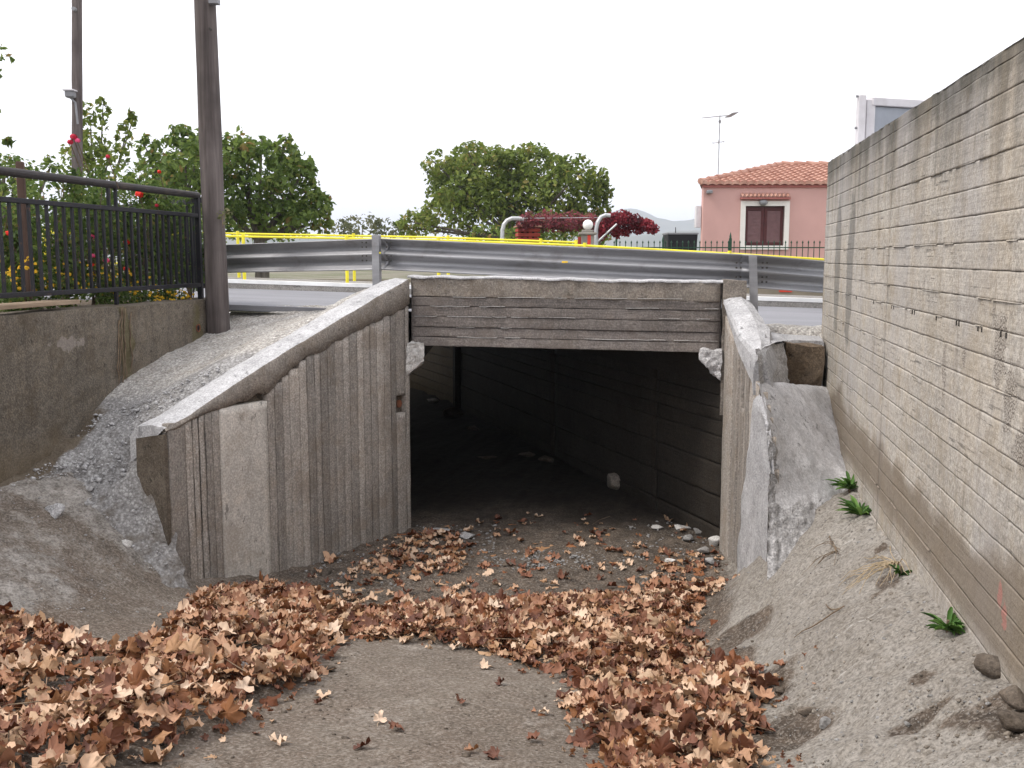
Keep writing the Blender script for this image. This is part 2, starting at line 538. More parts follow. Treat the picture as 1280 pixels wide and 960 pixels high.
    c = t.mix(t.math('MULTIPLY', sp2, 0.7), c, (0.6, 0.56, 0.51))
    pit = t.math('MULTIPLY', t.rng(t.voro(p, 21.0), 0.16, 0.05), t.rng(t.noise(p, 3.3, 3), 0.48, 0.6))
    c = t.mix(t.math('MULTIPLY', pit, 0.7), c, (0.06, 0.048, 0.036))
    c = t.mix(t.attr('tunnel_shade'), c, t.mix(t.rng(mid, .3, .7), (0.010, 0.008, 0.006), (0.028, 0.021, 0.016)))  # floor colour sinks to near black: painted shade of the tunnel
    h = t.math('ADD', mid, t.math('MULTIPLY', sp, 0.35))
    h = t.math('SUBTRACT', h, t.math('MULTIPLY', pit, 0.6))
    nb = t.bump(h, 0.8, 0.025)
    nb = t.bump(fine, 0.7, 0.008, nb)
    M['ground'] = t.done(c, nb)

    t = NT('far_ground')
    p = t.pos()
    n1, n2 = t.noise(p, 0.6, 6, 0.6), t.noise(p, 25, 4, 0.6)
    c = t.mix(t.rng(n1, 0.35, 0.65), (0.20, 0.18, 0.145), (0.085, 0.10, 0.04))
    c = t.mix(t.rng(n2, 0.4, 0.7, 0, 0.4), c, (0.28, 0.25, 0.2))
    M['land'] = t.done(c, t.bump(n2, 0.6, 0.02))

    t = NT('garden_soil')
    p = t.pos()
    n2 = t.noise(p, 25, 5, 0.6)
    M['garden_soil'] = t.done(t.mix(t.rng(n2, 0.35, 0.7), (0.05, 0.035, 0.022), (0.13, 0.095, 0.06)), t.bump(n2, 0.8, 0.02))

    t = NT('gravel_fill')
    p = t.pos()
    vo = t.voro(p, 42.0); n2 = t.noise(p, 5, 6, 0.65)
    vc = t.voro(p, 42.0, 'F1', 'Color')
    sp = t.n('SeparateColor'); t.l(vc, sp.inputs[0])
    pale = t.mix(t.rng(sp.outputs[0], 0, 1), (0.48, 0.455, 0.42), (0.70, 0.67, 0.63))
    pale = t.mix(t.rng(n2, 0.42, 0.65, 0, 0.7), pale, (0.40, 0.355, 0.30))
    grey = t.mix(t.rng(sp.outputs[0], 0, 1), (0.36, 0.35, 0.345), (0.54, 0.53, 0.52))
    grey = t.mix(t.rng(n2, 0.45, 0.68, 0, 0.7), grey, (0.17, 0.155, 0.14))
    sz = t.n('SeparateColor'); t.l(t.attr('zone', 'Color'), sz.inputs[0])
    c = t.mix(t.rng(t.math('ADD', sz.outputs[0], t.math('SUBTRACT', n2, 0.5)), 0.35, 0.65), pale, grey)
    c = t.mix(t.rng(vo, 0.3, 0.6, 0, 0.5), c, (0.15, 0.14, 0.13))
    cr = t.noise(p, 34, 5, 0.75)
    c = t.mix(t.rng(cr, 0.5, 0.36, 0, 0.6), c, (0.10, 0.092, 0.085))
    c = t.mix(t.rng(cr, 0.58, 0.7, 0, 0.6), c, (0.6, 0.58, 0.56))
    brown = t.mix(n2, (0.10, 0.075, 0.05), (0.17, 0.14, 0.105))
    c = t.mix(t.rng(t.math('ADD', sz.outputs[1], t.math('SUBTRACT', n2, 0.5)), 0.35, 0.65), c, brown)
    nb = t.bump(t.math('MULTIPLY', vo, -1.0), 0.45, 0.02)
    nb = t.bump(cr, 0.9, 0.02, nb)
    M['gravel'] = t.done(c, t.bump(n2, 0.7, 0.03, nb))

    t = NT('asphalt')
    p = t.pos()
    n1, n2 = t.noise(p, 0.9, 4), t.noise(p, 120, 3, 0.7)
    ln = t.noise(t.scale(p, (0.15, 2.2, 1)), 1.0, 3)
    c = t.mix(t.rng(n1, 0.3, 0.7), (0.165, 0.165, 0.178), (0.21, 0.21, 0.225))
    c = t.mix(t.rng(ln, 0.4, 0.65, 0, 0.5), c, (0.235, 0.235, 0.25))
    c = t.mix(t.rng(n2, 0.5, 0.8, 0, 0.4), c, (0.3, 0.3, 0.31))
    M['asphalt'] = t.done(c, t.bump(n2, 0.5, 0.006), 0.8)
    M['kerb'] = concrete('kerb_concrete', (0.30, 0.285, 0.265), (3, 9, 9), (0.9, 0.85, 0.8), 0.3, 0.2, 0.2, 0.1, 0.0)
    M['kerb_white'] = plain('white_kerb_paint', (0.78, 0.78, 0.77), 0.7, 0, 0.08, 3, 0.3, 0.35)
    M['tarmac_edge'] = plain('tarmac_edge', (0.03, 0.03, 0.032), 0.9)

    t = NT('galvanised_steel')
    p = t.pos()
    n1 = t.noise(t.scale(p, (0.8, 0.8, 9)), 1.0, 5, 0.6); n2 = t.noise(p, 30, 4)
    c = t.mix(t.rng(n1, 0.35, 0.7), (0.36, 0.36, 0.375), (0.22, 0.22, 0.23))
    c = t.mix(t.rng(t.noise(p, 3.3, 6, 0.7), 0.56, 0.72, 0, 0.45), c, (0.13, 0.11, 0.10))
    M['steel'] = t.done(c, t.bump(n2, 0.15, 0.003), t.rng(n2, 0.3, 0.7, 0.42, 0.6), 0.55)
    M['pipe'] = plain('galvanised_pipe', (0.48, 0.49, 0.5), 0.45, 0.4, 0.15, 6, 0.1, 0.2)
    M['yellow'] = plain('yellow_rail_paint', (0.80, 0.70, 0.045), 0.5, 0, 0.1, 5, 0.1, 0.15)
    M['white_paint'] = plain('white_sheet', (0.62, 0.60, 0.62), 0.6, 0, 0.12, 3, 0.2, 0.3)
    M['grey_panel'] = plain('grey_panel', (0.30, 0.32, 0.36), 0.6, 0, 0.12, 2, 0.15, 0.2)
    t = NT('black_painted_iron')
    p = t.pos()
    n1 = t.noise(p, 22, 4, 0.6)
    c = t.mix(t.rng(n1, 0.62, 0.72, 0, 0.8), (0.014, 0.014, 0.018), (0.10, 0.05, 0.03))
    M['black_iron'] = t.done(c, t.bump(n1, 0.25, 0.003), 0.5)
    M['rust_iron'] = plain('rusting_black_pipe', (0.035, 0.03, 0.03), 0.6, 0, 0.3, 10, 0.4, 0.6)
    M['green_iron'] = plain('green_painted_iron', (0.02, 0.06, 0.035), 0.5)
    M['bolt'] = plain('dark_bolt', (0.06, 0.055, 0.05), 0.6, 0.3)

    def wood(name, a, b, axis=(14, 14, 0.8)):
        t = NT(name)
        p = t.pos()
        g = t.noise(t.scale(p, axis), 1.0, 6, 0.65, 0.4); n2 = t.noise(p, 2.2, 4)
        c = t.mix(t.rng(g, 0.35, 0.68), a, b)
        c = t.mix(t.rng(n2, 0.45, 0.7, 0, 0.5), c, tuple(x * 0.6 for x in a))
        return t.done(c, t.bump(g, 0.9, 0.015), 0.85)
    M['pole_wood'] = wood('weathered_pole_wood', (0.062, 0.05, 0.047), (0.16, 0.135, 0.127))
    M['bark'] = wood('bark', (0.06, 0.05, 0.04), (0.16, 0.14, 0.115))
    M['plank'] = wood('pale_plank_wood', (0.26, 0.19, 0.13), (0.36, 0.28, 0.2), (14, 1, 14))
    M['brown_post'] = wood('brown_post_wood', (0.07, 0.042, 0.032), (0.14, 0.09, 0.07))
    M['twig'] = wood('dry_twig', (0.09, 0.06, 0.04), (0.24, 0.18, 0.12), (9, 9, 9))
    M['straw'] = wood('dry_straw', (0.34, 0.26, 0.16), (0.5, 0.4, 0.27), (9, 9, 9))

    def leafmat(name, stops, use_attr, trans=0.2, back=1.35):
        t = NT(name)
        r = t.attr('rnd') if use_attr else t.rand()
        c = t.ramp(r, stops)
        p = t.objc()
        if trans < 0.19:
            c = t.mix(t.rng(t.noise(t.pos(), 26, 4, 0.6), 0.45, 0.75, 0, 0.5), c, t.mix(0.6, c, (0.08, 0.03, 0.016)))
            hs = t.n('HueSaturation')
            hs.inputs['Saturation'].default_value = 0.85
            hs.inputs['Value'].default_value = back
            t.l(c, hs.inputs['Color'])
            c = t.mix(t.n('NewGeometry').outputs['Backfacing'], c, hs.outputs[0])
        t.b.inputs['Roughness'].default_value = 0.6
        t.put(t.b, 'Base Color', c)
        tr = t.n('BsdfTranslucent')
        t.l(c, tr.inputs[0])
        mx = t.n('MixShader')
        mx.inputs[0].default_value = trans
        t.l(t.b.outputs[0], mx.inputs[1]); t.l(tr.outputs[0], mx.inputs[2])
        t.l(mx.outputs[0], t.t.nodes['Material Output'].inputs[0])
        return t.m
    dry = [(0.0, (0.085, 0.027, 0.013)), (0.22, (0.18, 0.062, 0.024)), (0.42, (0.29, 0.128, 0.054)), (0.62, (0.39, 0.222, 0.115)), (0.84, (0.465, 0.305, 0.185)), (1.0, (0.53, 0.385, 0.265))]
    M['dry_leaf'] = leafmat('dry_leaf', dry, False, 0.1)
    M['dry_leaf_mass'] = leafmat('dry_leaf_in_drift', dry, True, 0.1)
    M['fol_olive'] = leafmat('olive_green_foliage', [(0, (0.06, 0.09, 0.016)), (0.5, (0.145, 0.20, 0.034)), (0.85, (0.23, 0.27, 0.055)), (1, (0.34, 0.28, 0.09))], True, 0.42)
    M['fol_dark'] = leafmat('deep_green_foliage', [(0, (0.05, 0.085, 0.018)), (0.5, (0.125, 0.19, 0.04)), (0.88, (0.22, 0.28, 0.065)), (1, (0.26, 0.18, 0.065))], True, 0.42)
    M['fol_pale'] = leafmat('pale_green_foliage', [(0, (0.07, 0.085, 0.035)), (0.6, (0.14, 0.15, 0.07)), (1, (0.22, 0.21, 0.11))], True, 0.42)
    M['fol_rose'] = leafmat('rose_foliage', [(0, (0.035, 0.065, 0.015)), (0.5, (0.095, 0.155, 0.034)), (0.9, (0.19, 0.25, 0.06)), (1, (0.30, 0.26, 0.08))], True, 0.42)
    M['fol_weed'] = leafmat('weed_foliage', [(0, (0.03, 0.075, 0.015)), (0.6, (0.075, 0.17, 0.03)), (1, (0.15, 0.27, 0.06))], True, 0.25)
    M['fol_red'] = leafmat('red_creeper_foliage', [(0, (0.09, 0.016, 0.022)), (0.5, (0.25, 0.03, 0.045)), (0.85, (0.42, 0.06, 0.075)), (1, (0.1, 0.08, 0.03))], True, 0.42)
    M['fol_dull_red'] = leafmat('dull_red_creeper_foliage', [(0, (0.07, 0.03, 0.028)), (0.4, (0.18, 0.05, 0.06)), (0.7, (0.32, 0.07, 0.09)), (1, (0.14, 0.12, 0.05))], True, 0.42)
    M['petal_red'] = plain('red_petals', (0.80, 0.035, 0.02), 0.55, 0, 0.15)
    M['petal_pink'] = plain('pink_petals', (0.78, 0.09, 0.22), 0.55, 0, 0.15)
    M['petal_dark'] = plain('crimson_petals', (0.5, 0.02, 0.05), 0.55, 0, 0.15)
    M['petal_yellow'] = plain('yellow_petals', (0.80, 0.50, 0.03), 0.55, 0, 0.15)

    M['pink_wall'] = plain('pink_render', (0.55, 0.33, 0.295), 0.9, 0, 0.06, 1.2, 0.25, 0.06)
    M['pink_trim'] = plain('deep_pink_trim', (0.40, 0.145, 0.125), 0.85, 0, 0.08, 2)
    M['white_trim'] = plain('white_window_trim', (0.72, 0.69, 0.64), 0.7, 0, 0.06, 3)
    t = NT('terracotta_tiles')
    p = t.pos()
    n1 = t.noise(p, 3.2, 4); n2 = t.noise(p, 12, 4, 0.6)
    c = t.mix(t.rng(n1, 0.35, 0.65), (0.34, 0.175, 0.13), (0.48, 0.285, 0.22))
    c = t.mix(t.rng(n2, 0.5, 0.72, 0, 0.5), c, (0.30, 0.12, 0.08))
    M['tile'] = t.done(c, None, 0.8)
    M['brown_wood'] = plain('brown_shutter', (0.075, 0.02, 0.02), 0.55, 0, 0.15)
    M['slat'] = plain('shutter_slat', (0.19, 0.105, 0.105), 0.55, 0, 0.15)
    M['lamp_grey'] = plain('grey_lamp', (0.22, 0.22, 0.23), 0.5)
    M['red_brick'] = plain('red_clay', (0.34, 0.062, 0.045), 0.8, 0, 0.2, 6, 0.3)
    M['red_mark'] = plain('red_paint', (0.62, 0.06, 0.035), 0.6)
    M['pillar'] = plain('pillar_render', (0.26, 0.24, 0.21), 0.9, 0, 0.2, 4, 0.4, 0.2)
    M['black'] = plain('black_sheet', (0.012, 0.012, 0.014), 0.5)
    M['low_wall'] = plain('low_wall_render', (0.23, 0.20, 0.155), 0.9, 0, 0.2, 2, 0.3, 0.3)
    M['rust'] = plain('rusty_iron', (0.20, 0.075, 0.04), 0.8, 0, 0.3, 20, 0.5)
    t = NT('white_globe')
    M['globe'] = t.done((0.82, 0.81, 0.78), None, 0.25)
    t = NT('forested_hill')
    p = t.pos()
    n1 = t.noise(p, 0.012, 6, 0.6)
    M['hill'] = t.done(t.mix(t.rng(n1, 0.35, 0.65), (0.045, 0.06, 0.03), (0.11, 0.11, 0.07)))
make_materials()

# ------------------------------------------------------------------ ground, road, hills
def road_z(X, Y):
    X = np.clip(X, -14, 9)
    Y = np.clip(Y, 9, 22)
    return 2.116 - 0.0279 * X - 0.0185 * Y

def land_z(X, Y):
    if Y < 9.4 and X < -5.0: return 2.12
    if Y < 9.4 and X > 1.2: return 2.0
    return float(road_z(X, Y)) - 0.05

def build_land():
    xs = [-4000, -1500, -500, -150, -60, -30, -20, -14, -10.5, -8.2, -6.2, -5.12, -3.6, -2.0, -1.0, 0.3, 1.32, 3, 5, 9, 16, 30, 60, 150, 500, 1500, 4000]
    ys = [-400, -80, -20, -7, 9.42, 10.2, 11.5, 13, 17.3, 21.5, 26, 34, 50, 90, 180, 400, 1000, 2000, 4500]
    V, Fc = [], []
    for x in xs:
        for y in ys:
            z = land_z(x, y)
            if y > 60: z = 1.5
            if y > 3000: z = -10
            V.append((x, y, z))
    m = len(ys)
    for i in range(len(xs) - 1):
        for j in range(m - 1):
            cx, cy = (xs[i] + xs[i + 1]) / 2, (ys[j] + ys[j + 1]) / 2
            if -5.13 < cx < 1.33 and -7 < cy < 9.42: continue
            if -5.13 < cx < -2.0 and 9 < cy < 10.2: continue
            if -8.3 < cx < -3.5 and 17.2 < cy < 21.6: continue
            Fc.append((i * m + j, (i + 1) * m + j, (i + 1) * m + j + 1, i * m + j + 1))
    tag(obj('ground', V, Fc, M['land']), kind='structure')
build_land()

def strip(name, mat, e0, e1, zf, n=24, thick=0.0):
    """a sheet between two plan lines e0, e1 ((x,y),(x,y)) with height zf"""
    t = np.linspace(0, 1, n)[:, None]
    a = np.array(e0[0]) * (1 - t) + np.array(e0[1]) * t
    b = np.array(e1[0]) * (1 - t) + np.array(e1[1]) * t
    V = []
    for p, q in zip(a, b):
        for k in np.linspace(0, 1, 5):
            r = p * (1 - k) + q * k
            V.append((r[0], r[1], zf(r[0], r[1])))
        V.append((p[0], p[1], zf(p[0], p[1]) - max(thick, 0.001)))
    m = 6
    Fc = []
    for i in range(n - 1):
        for j in range(4):
            Fc.append((i * m + j, (i + 1) * m + j, (i + 1) * m + j + 1, i * m + j + 1))
        Fc.append((i * m + 5, (i + 1) * m + 5, (i + 1) * m, i * m))
    return tag(obj(name, V, Fc, mat), kind='structure')

NEAR = ((-16.0, 10.75), (11.0, 9.65))
FARK = ((-16.0, 16.25), (11.0, 18.2))
strip('road', M['asphalt'], NEAR, FARK, lambda x, y: float(road_z(x, y)) + 0.02, 24, 0.06)

def along(line, k, off=0.0):
    a, b = np.array(line[0]), np.array(line[1])
    d = (b - a) / np.linalg.norm(b - a)
    nrm = np.array((-d[1], d[0]))
    return a + (b - a) * k + nrm * off

def rail_box(mb, line, o0, o1, dz0, dz1, n=18):
    """long box that follows the road surface"""
    V, Fc = [], []
    for k in np.linspace(0, 1, n):
        p, q = along(line, k, o0), along(line, k, o1)
        zb = float(road_z(*along(line, k)))
        V += [(p[0], p[1], zb + dz0), (q[0], q[1], zb + dz0), (q[0], q[1], zb + dz1), (p[0], p[1], zb + dz1)]
    for i in range(n - 1):
        for j in range(4):
            Fc.append((i * 4 + j, (i + 1) * 4 + j, (i + 1) * 4 + (j + 1) % 4, i * 4 + (j + 1) % 4))
    mb.add(V, Fc)
    return mb

tag(rail_box(MB(), FARK, 0.0, 0.20, -0.1, 0.165).build('kerb', M['kerb']), kind='structure')
tag(rail_box(MB(), FARK, -0.006, 0.17, 0.115, 0.178).build('kerb_paint', M['kerb_white']), kind='structure')
tag(rail_box(MB(), FARK, 0.21, 2.4, -0.1, 0.15).build('pavement', M['kerb']), kind='structure')

def hills():
    # far ridges, built where they stand
    for name, dist, hs, seed in (('hill', 2600.0, ((-900, 40), (-560, 62), (-330, 50), (-120, 30), (100, 60), (180, 100), (240, 124), (312, 130), (360, 118), (405, 103), (450, 112), (499, 122), (600, 116), (700, 122), (900, 130), (1300, 90)), 3),
                                 ('hill', 1700.0, ((-1200, 20), (-700, 30), (-400, 46), (-250, 30), (-60, 10), (90, 20), (200, 36), (330, 45), (420, 40), (600, 42), (900, 30)), 9)):
        hx = np.array([h[0] for h in hs], float); hz = np.array([h[1] for h in hs], float)
        r = np.linspace(hx[0], hx[-1], 160)
        h = np.interp(r, hx, hz)
        h = np.convolve(np.pad(h, 3, 'edge'), np.ones(7) / 7, 'valid')
        V = []
        prof = ((-420, 0), (-250, .25), (-120, .62), (-40, .92), (0, 1.0), (120, .8), (420, 0))
        for k, rr in enumerate(r):
            for f, q in prof:
                P = loc_pt(rr, dist + f, 0)
                n = float(fbm(np.array([P * 0.006]), 1.0, 4, seed)[0])
                V.append((P[0], P[1], (h[k] * (1 + 0.1 * n) + n * 5) * q - 3))
        tag(obj(name, np.array(V), grid_faces(len(r), len(prof)), M['hill'], smooth_shade=True), kind='structure')
hills()

# ------------------------------------------------------------------ channel terrain
def floor_z(Y):
    Y = np.asarray(Y, float)
    return np.where(Y >= 7, 0.0, np.where(Y >= 3, (7 - Y) * 0.185, np.minimum(0.74 + (3 - Y) * 0.09, 1.0)))

CP = []
for y in (-7, -4, -1, 1, 2, 3, 3.7, 4.4, 5, 5.7, 6.3, 7, 7.7, 8.4, 9.1, 10.5, 12, 14, 17, 19, 21.4):
    for x in (-2.6, -1.9, -1.2, -0.5):
        CP.append((x, y, float(floor_z(y))))
for y in (9.1, 10.5, 12, 14, 17, 19, 21.4):
    for x in (-8.2, -6.5, -5, -3.8, 0.5, 1.2):
        CP.append((x, y, float(floor_z(y))))
# left bank: toe, slope, foot of the garden wall
for y, toe, zt, mid, zm, wz in ((-7, -3.4, .98, -4.2, 1.1, 1.2), (1, -3.4, .9, -4.2, 1.05, 1.1), (3, -3.5, .76, -4.2, .9, 1.02), (4.2, -3.6, .58, -4.2, .78, .98), (5.1, -3.75, .42, -4.25, .70, .96), (5.7, -3.65, .36, -4.2, .68, .98), (6.2, -3.62, .25, -4.1, .55, .99)):
    CP += [(toe, y, zt), (mid, y, zm), (-5.1, y, wz)]
CP += [(-3.62, 6.7, .12), (-3.9, 6.7, .42), (-4.3, 6.75, .72), (-4.7, 6.9, .92), (-5.1, 7.2, 1.02), (-4.2, 7.2, .85), (-4.6, 7.7, 1.05), (-5.1, 8, 1.1), (-3.6, 7.4, 0.1), (-3.4, 7.9, .02), (-4.2, 8.5, .6), (-5.1, 9, 1.0)]
# right bank
for y, toe, zt, mid, zm, wz in ((-7, .5, 1.0, .8, 1.2, 1.3), (1, .45, .9, .8, 1.1, 1.25), (2.4, .46, .82, .8, 1.02, 1.2), (3.0, .46, .76, .8, .95, 1.16), (3.6, .43, .66, .8, .9, 1.12), (4.3, .44, .52, .8, .82, 1.06), (4.9, .42, .42, .8, .75, 1.03), (5.5, .36, .31, .75, .68, 1.0), (6.1, .25, .19, .68, .62, .98), (6.6, .13, .10, .6, .56, .98)):
    CP += [(toe, y, zt), (mid, y, zm), (1.2, y, wz)]
CP += [(.06, 7.0, .03), (.3, 7.0, .27), (.52, 7.05, .50), (.8, 7.15, .82), (1.2, 7.3, .99), (.22, 7.6, .06), (.38, 8.0, .03), (.52, 7.6, .3), (1.2, 8, 1.0), (.9, 8, .8), (.28, 8.6, .01), (.05, 6.4, .1), (0.0, 5.8, .21)]
terr = rbf(CP, 0.02)

# drift outlines in the picture, laid on the ground
def to_ground(poly, z0=0.2):
    out = []
    for px, py in poly:
        z = z0
        for _ in range(14):
            P = on_z(px, py, z)
            z = 0.5 * z + 0.5 * float(terr(np.array([P[0]]), np.array([P[1]]))[0])
        out.append((P[0], P[1]))
    return np.array(out)

DRIFTS = [
    ([(-150, 815), (0, 790), (60, 796), (110, 812), (150, 838), (195, 815), (225, 772), (262, 746), (330, 742), (390, 752), (432, 768), (425, 798), (385, 832), (398, 850), (330, 885), (300, 912), (230, 935), (180, 970), (150, 1010), (-150, 1010)], 0.075, 1.0),
    ([(325, 744), (400, 762), (470, 766), (560, 755), (700, 752), (800, 744), (860, 735), (890, 745), (872, 768), (862, 800), (890, 835), (930, 842), (975, 850), (985, 860), (950, 890), (942, 930), (945, 1010), (770, 1010), (742, 930), (700, 885), (735, 868), (700, 842), (650, 830), (600, 812), (540, 806), (430, 795), (400, 790), (380, 780)], 0.05, 1.0),
    ([(513, 662), (560, 668), (582, 690), (565, 715), (500, 728), (440, 722), (450, 700), (490, 680)], 0.03, 0.45),
    ([(835, 690), (880, 690), (905, 715), (905, 738), (870, 745), (825, 735), (800, 715)], 0.02, 0.28),
]
def in_poly(P, poly):
    x, y = P[:, 0], P[:, 1]
    ins = np.zeros(len(P), bool)
    n = len(poly)
    j = n - 1
    for i in range(n):
        xi, yi = poly[i]; xj, yj = poly[j]
        c = ((yi > y) != (yj > y)) & (x < (xj - xi) * (y - yi) / (yj - yi + 1e-12) + xi)
        ins ^= c
        j = i
    return ins
GX = np.arange(-5.2, 1.4, 0.05); GY = np.arange(1.0, 10.0, 0.05)
gx, gy = np.meshgrid(GX, GY, indexing='ij')
pileH = np.zeros_like(gx); pileD = np.zeros_like(gx)
for poly, hgt, dens in DRIFTS:
    wp = to_ground(poly)
    m = in_poly(np.stack([gx.ravel(), gy.ravel()], 1), wp).reshape(gx.shape).astype(float)
    b = m.copy()
    for _ in range(6):
        q = np.pad(b, 1, 'edge')
        b = (q[:-2, 1:-1] + q[2:, 1:-1] + q[1:-1, :-2] + q[1:-1, 2:] + q[1:-1, 1:-1]) / 5
    pileH = np.maximum(pileH, hgt * np.clip((b - 0.3) / 0.7, 0, 1))
    pileD = np.maximum(pileD, dens * smooth(b, 0.25, 0.8))
pts3 = np.stack([gx, gy, gx * 0], -1)
pileH *= np.clip(1 + 0.7 * fbm(pts3, 3.0, 3, 5), 0.2, 2)

def bil(G, X, Y):
    fx = np.clip((X - GX[0]) / 0.05, 0, len(GX) - 1.001); fy = np.clip((Y - GY[0]) / 0.05, 0, len(GY) - 1.001)
    i, j = fx.astype(int), fy.astype(int)
    u, v = fx - i, fy - j
    return G[i, j] * (1 - u) * (1 - v) + G[i + 1, j] * u * (1 - v) + G[i, j + 1] * (1 - u) * v + G[i + 1, j + 1] * u * v

SOIL_SPOTS = [(925, 795, .22, .20), (890, 825, .22, .34), (950, 770, .10, .10), (1150, 850, .06, .07), (1165, 880, .10, .06), (1140, 897, .10, .07), (1190, 893, .06, .06), (1112, 735, .06, .14), (1095, 752, .04, .06), (960, 860, .2, .22), (990, 910, .16, .26), (1250, 880, .14, .10), (1275, 905, .1, .1), (1080, 635, .08, .08), (1100, 690, .04, .05)]
soil_w = [(tuple(to_ground([(a, b)])[0]), c, d) for a, b, c, d in SOIL_SPOTS]

def ground_rough(X, Y):
    P = np.stack([X, Y, X * 0], -1)
    Q = np.stack([X * .8, Y * 3.2, X * 0], -1)
    return 0.035 * fbm(P, 1.7, 4, 21) + 0.014 * fbm(P, 9.0, 3, 4) + 0.026 * (np.abs(fbm(Q, 1.3, 3, 71)) - .4) + 0.010 * np.abs(fbm(P, 19.0, 2, 73))

def full_z(X, Y):
    bank = smooth(X, 0.0, 0.6) + smooth(-X, 3.0, 4.0)
    return terr(X, Y) + ground_rough(X, Y) * (0.35 + 0.65 * np.clip(bank, 0, 1))

def build_channel():
    xs = np.concatenate([np.arange(-8.2, -5.2, 0.3), np.arange(-5.15, 1.19, 0.034), [1.3]])
    ys = np.concatenate([np.arange(-7, 2.2, 0.5), np.arange(2.2, 9.6, 0.036), np.arange(9.6, 21.6, 0.3)])
    X, Y = np.meshgrid(xs, ys, indexing='ij')
    Z = full_z(X, Y)
    D = np.where((Y > 1) & (Y < 9.9) & (X > -5.2) & (X < 1.35), bil(pileD, X, Y), 0)
    Hh = np.where((Y > 1) & (Y < 9.9) & (X > -5.2) & (X < 1.35), bil(pileH, X, Y), 0)
    Z = Z + 0.45 * Hh
    zone = np.zeros(X.shape + (3,))
    P = np.stack([X, Y, X * 0], -1)
    mid_ch = smooth(X, -3.6, -3.1) * smooth(-X, -0.55, -0.1)
    soil = smooth(Y, 6.1, 6.7) * smooth(-X, -0.5, -0.1) * smooth(X, -3.7, -3.3)
    soil = np.maximum(soil, D * 0.95)  # soil colour under the drifts also paints the shade between leaves
    for (cx, cy), sx, sy in soil_w:
        d = np.sqrt(((X - cx) / sx) ** 2 + ((Y - cy) / sy) ** 2)
        d = d + .35 * fbm(P, 4.0, 4, 15)
        soil = np.maximum(soil, smooth(-d, -1.35, -0.5))
    slab_l = smooth(-X, 1.85, 2.15) * smooth(X, -3.4, -3.0) * (Y < 6.5)
    soil = np.maximum(soil, slab_l * 0.8)
    soil = np.maximum(soil, .36 * smooth(-X, 3.4, 4.0) * (Y < 9.2))
    zone[..., 0] = soil
    lb = smooth(-X, 3.4, 4.0) * (Y < 9.2)
    zone[..., 1] = np.maximum(smooth(Y, 6.15, 6.6) * lb, (.36 + .25 * smooth(-Y, -5.9, -5.3)) * lb)
    zone[..., 2] = smooth(X + 0.05 * (Y - 5), 0.1, 0.5) * (Y < 9)
    # small hollows and lumps of loose soil
    Z = Z + soil * 0.014 * fbm(P, 13, 2, 8)
    keep = grid_faces(len(xs), len(ys))
    V = np.stack([X, Y, Z], -1).reshape(-1, 3)
    c = V[keep].mean(1)
    ok = ~((c[:, 0] < -5.14) & (c[:, 1] < 16.9)) | (c[:, 1] > 9.3)
    tag(obj('channel_floor', V, keep[ok], M['ground'], smooth_shade=True, attr={'zone': zone.reshape(-1, 3), 'tunnel_shade': .95 * smooth(Y + .5 * fbm(P, 2, 3, 4), 8.6, 10.6).ravel()}), kind='structure')  # last attribute: painted shade, growing inwards from the tunnel mouth
build_channel()

# ------------------------------------------------------------------ board-marked walls
def board(name, p0, u, v, n, L, H, t, mat, parent, nu=None, nv=4, off=0.0, amp=0.004, gap=0.004, ragged=0.003, seed=0, top_rag=0.0, tilt=0.0, edge_in=0.0012, dtop=None):
    """one board imprint: a slab with a worn face, ragged edges and sides going back to the core"""
    u, v, n = (np.array(a, float) for a in (u, v, n))
    if nu is None: nu = max(6, int(L / 0.07))
    a = np.linspace(0, 1, nu + 1)
    b = np.array([0, 0.09] + list(np.linspace(0.3, 0.7, nv - 2)) + [0.91, 1.0])
    A, B = np.meshgrid(a, b, indexing='ij')
    P = p0 + A[..., None] * u * L + B[..., None] * v * H
    if dtop: P = P + (B * (dtop[0] * (1 - A) + dtop[1] * A))[..., None] * v
    ns = fbm(P + seed * 3.7, 5.0, 3, seed)
    nf = vnoise(P + seed, 23.0, seed + 5)
    d = off + amp * ns + amp * 0.5 * nf + tilt * (B - 0.5)
    e0 = gap + ragged * np.abs(vnoise(P[:, 0] + seed, 16, 3)) * 2
    e1 = gap + ragged * np.abs(vnoise(P[:, -1] + seed, 16, 7)) * 2 + top_rag * np.abs(fbm(P[:, -1], 6, 3, seed))
    hb = np.where(B <= 0.001, e0[:, None], 0) - np.where(B >= 0.999, e1[:, None], 0)
    edge = (B <= 0.001) | (B >= 0.999)
    d = d - np.where(edge, edge_in * (1 + np.abs(nf)), 0)
    ha = np.where(A <= 0.001, gap, 0) - np.where(A >= 0.999, gap, 0)
    fr = P + hb[..., None] * v + ha[..., None] * u + (t + d)[..., None] * n
    V = fr.reshape(-1, 3)
    N, Mm = nu + 1, len(b)
    F1 = grid_faces(N, Mm)
    ring = [i * Mm for i in range(N)] + [(N - 1) * Mm + j for j in range(1, Mm)] + [i * Mm + Mm - 1 for i in range(N - 2, -1, -1)] + [j for j in range(Mm - 2, 0, -1)]
    bk = V[ring] - n * (t + d.reshape(-1)[ring])[:, None]
    V = np.concatenate([V, bk])
    k = len(ring)
    base = N * Mm
    F2 = np.array([(ring[i], base + i, base + (i + 1) % k, ring[(i + 1) % k]) for i in range(k)])
    Fc = np.concatenate([F1, F2])
    if np.dot(np.cross(u, v), n) < 0: Fc = Fc[:, ::-1]
    return obj(name, V, Fc, mat, parent)

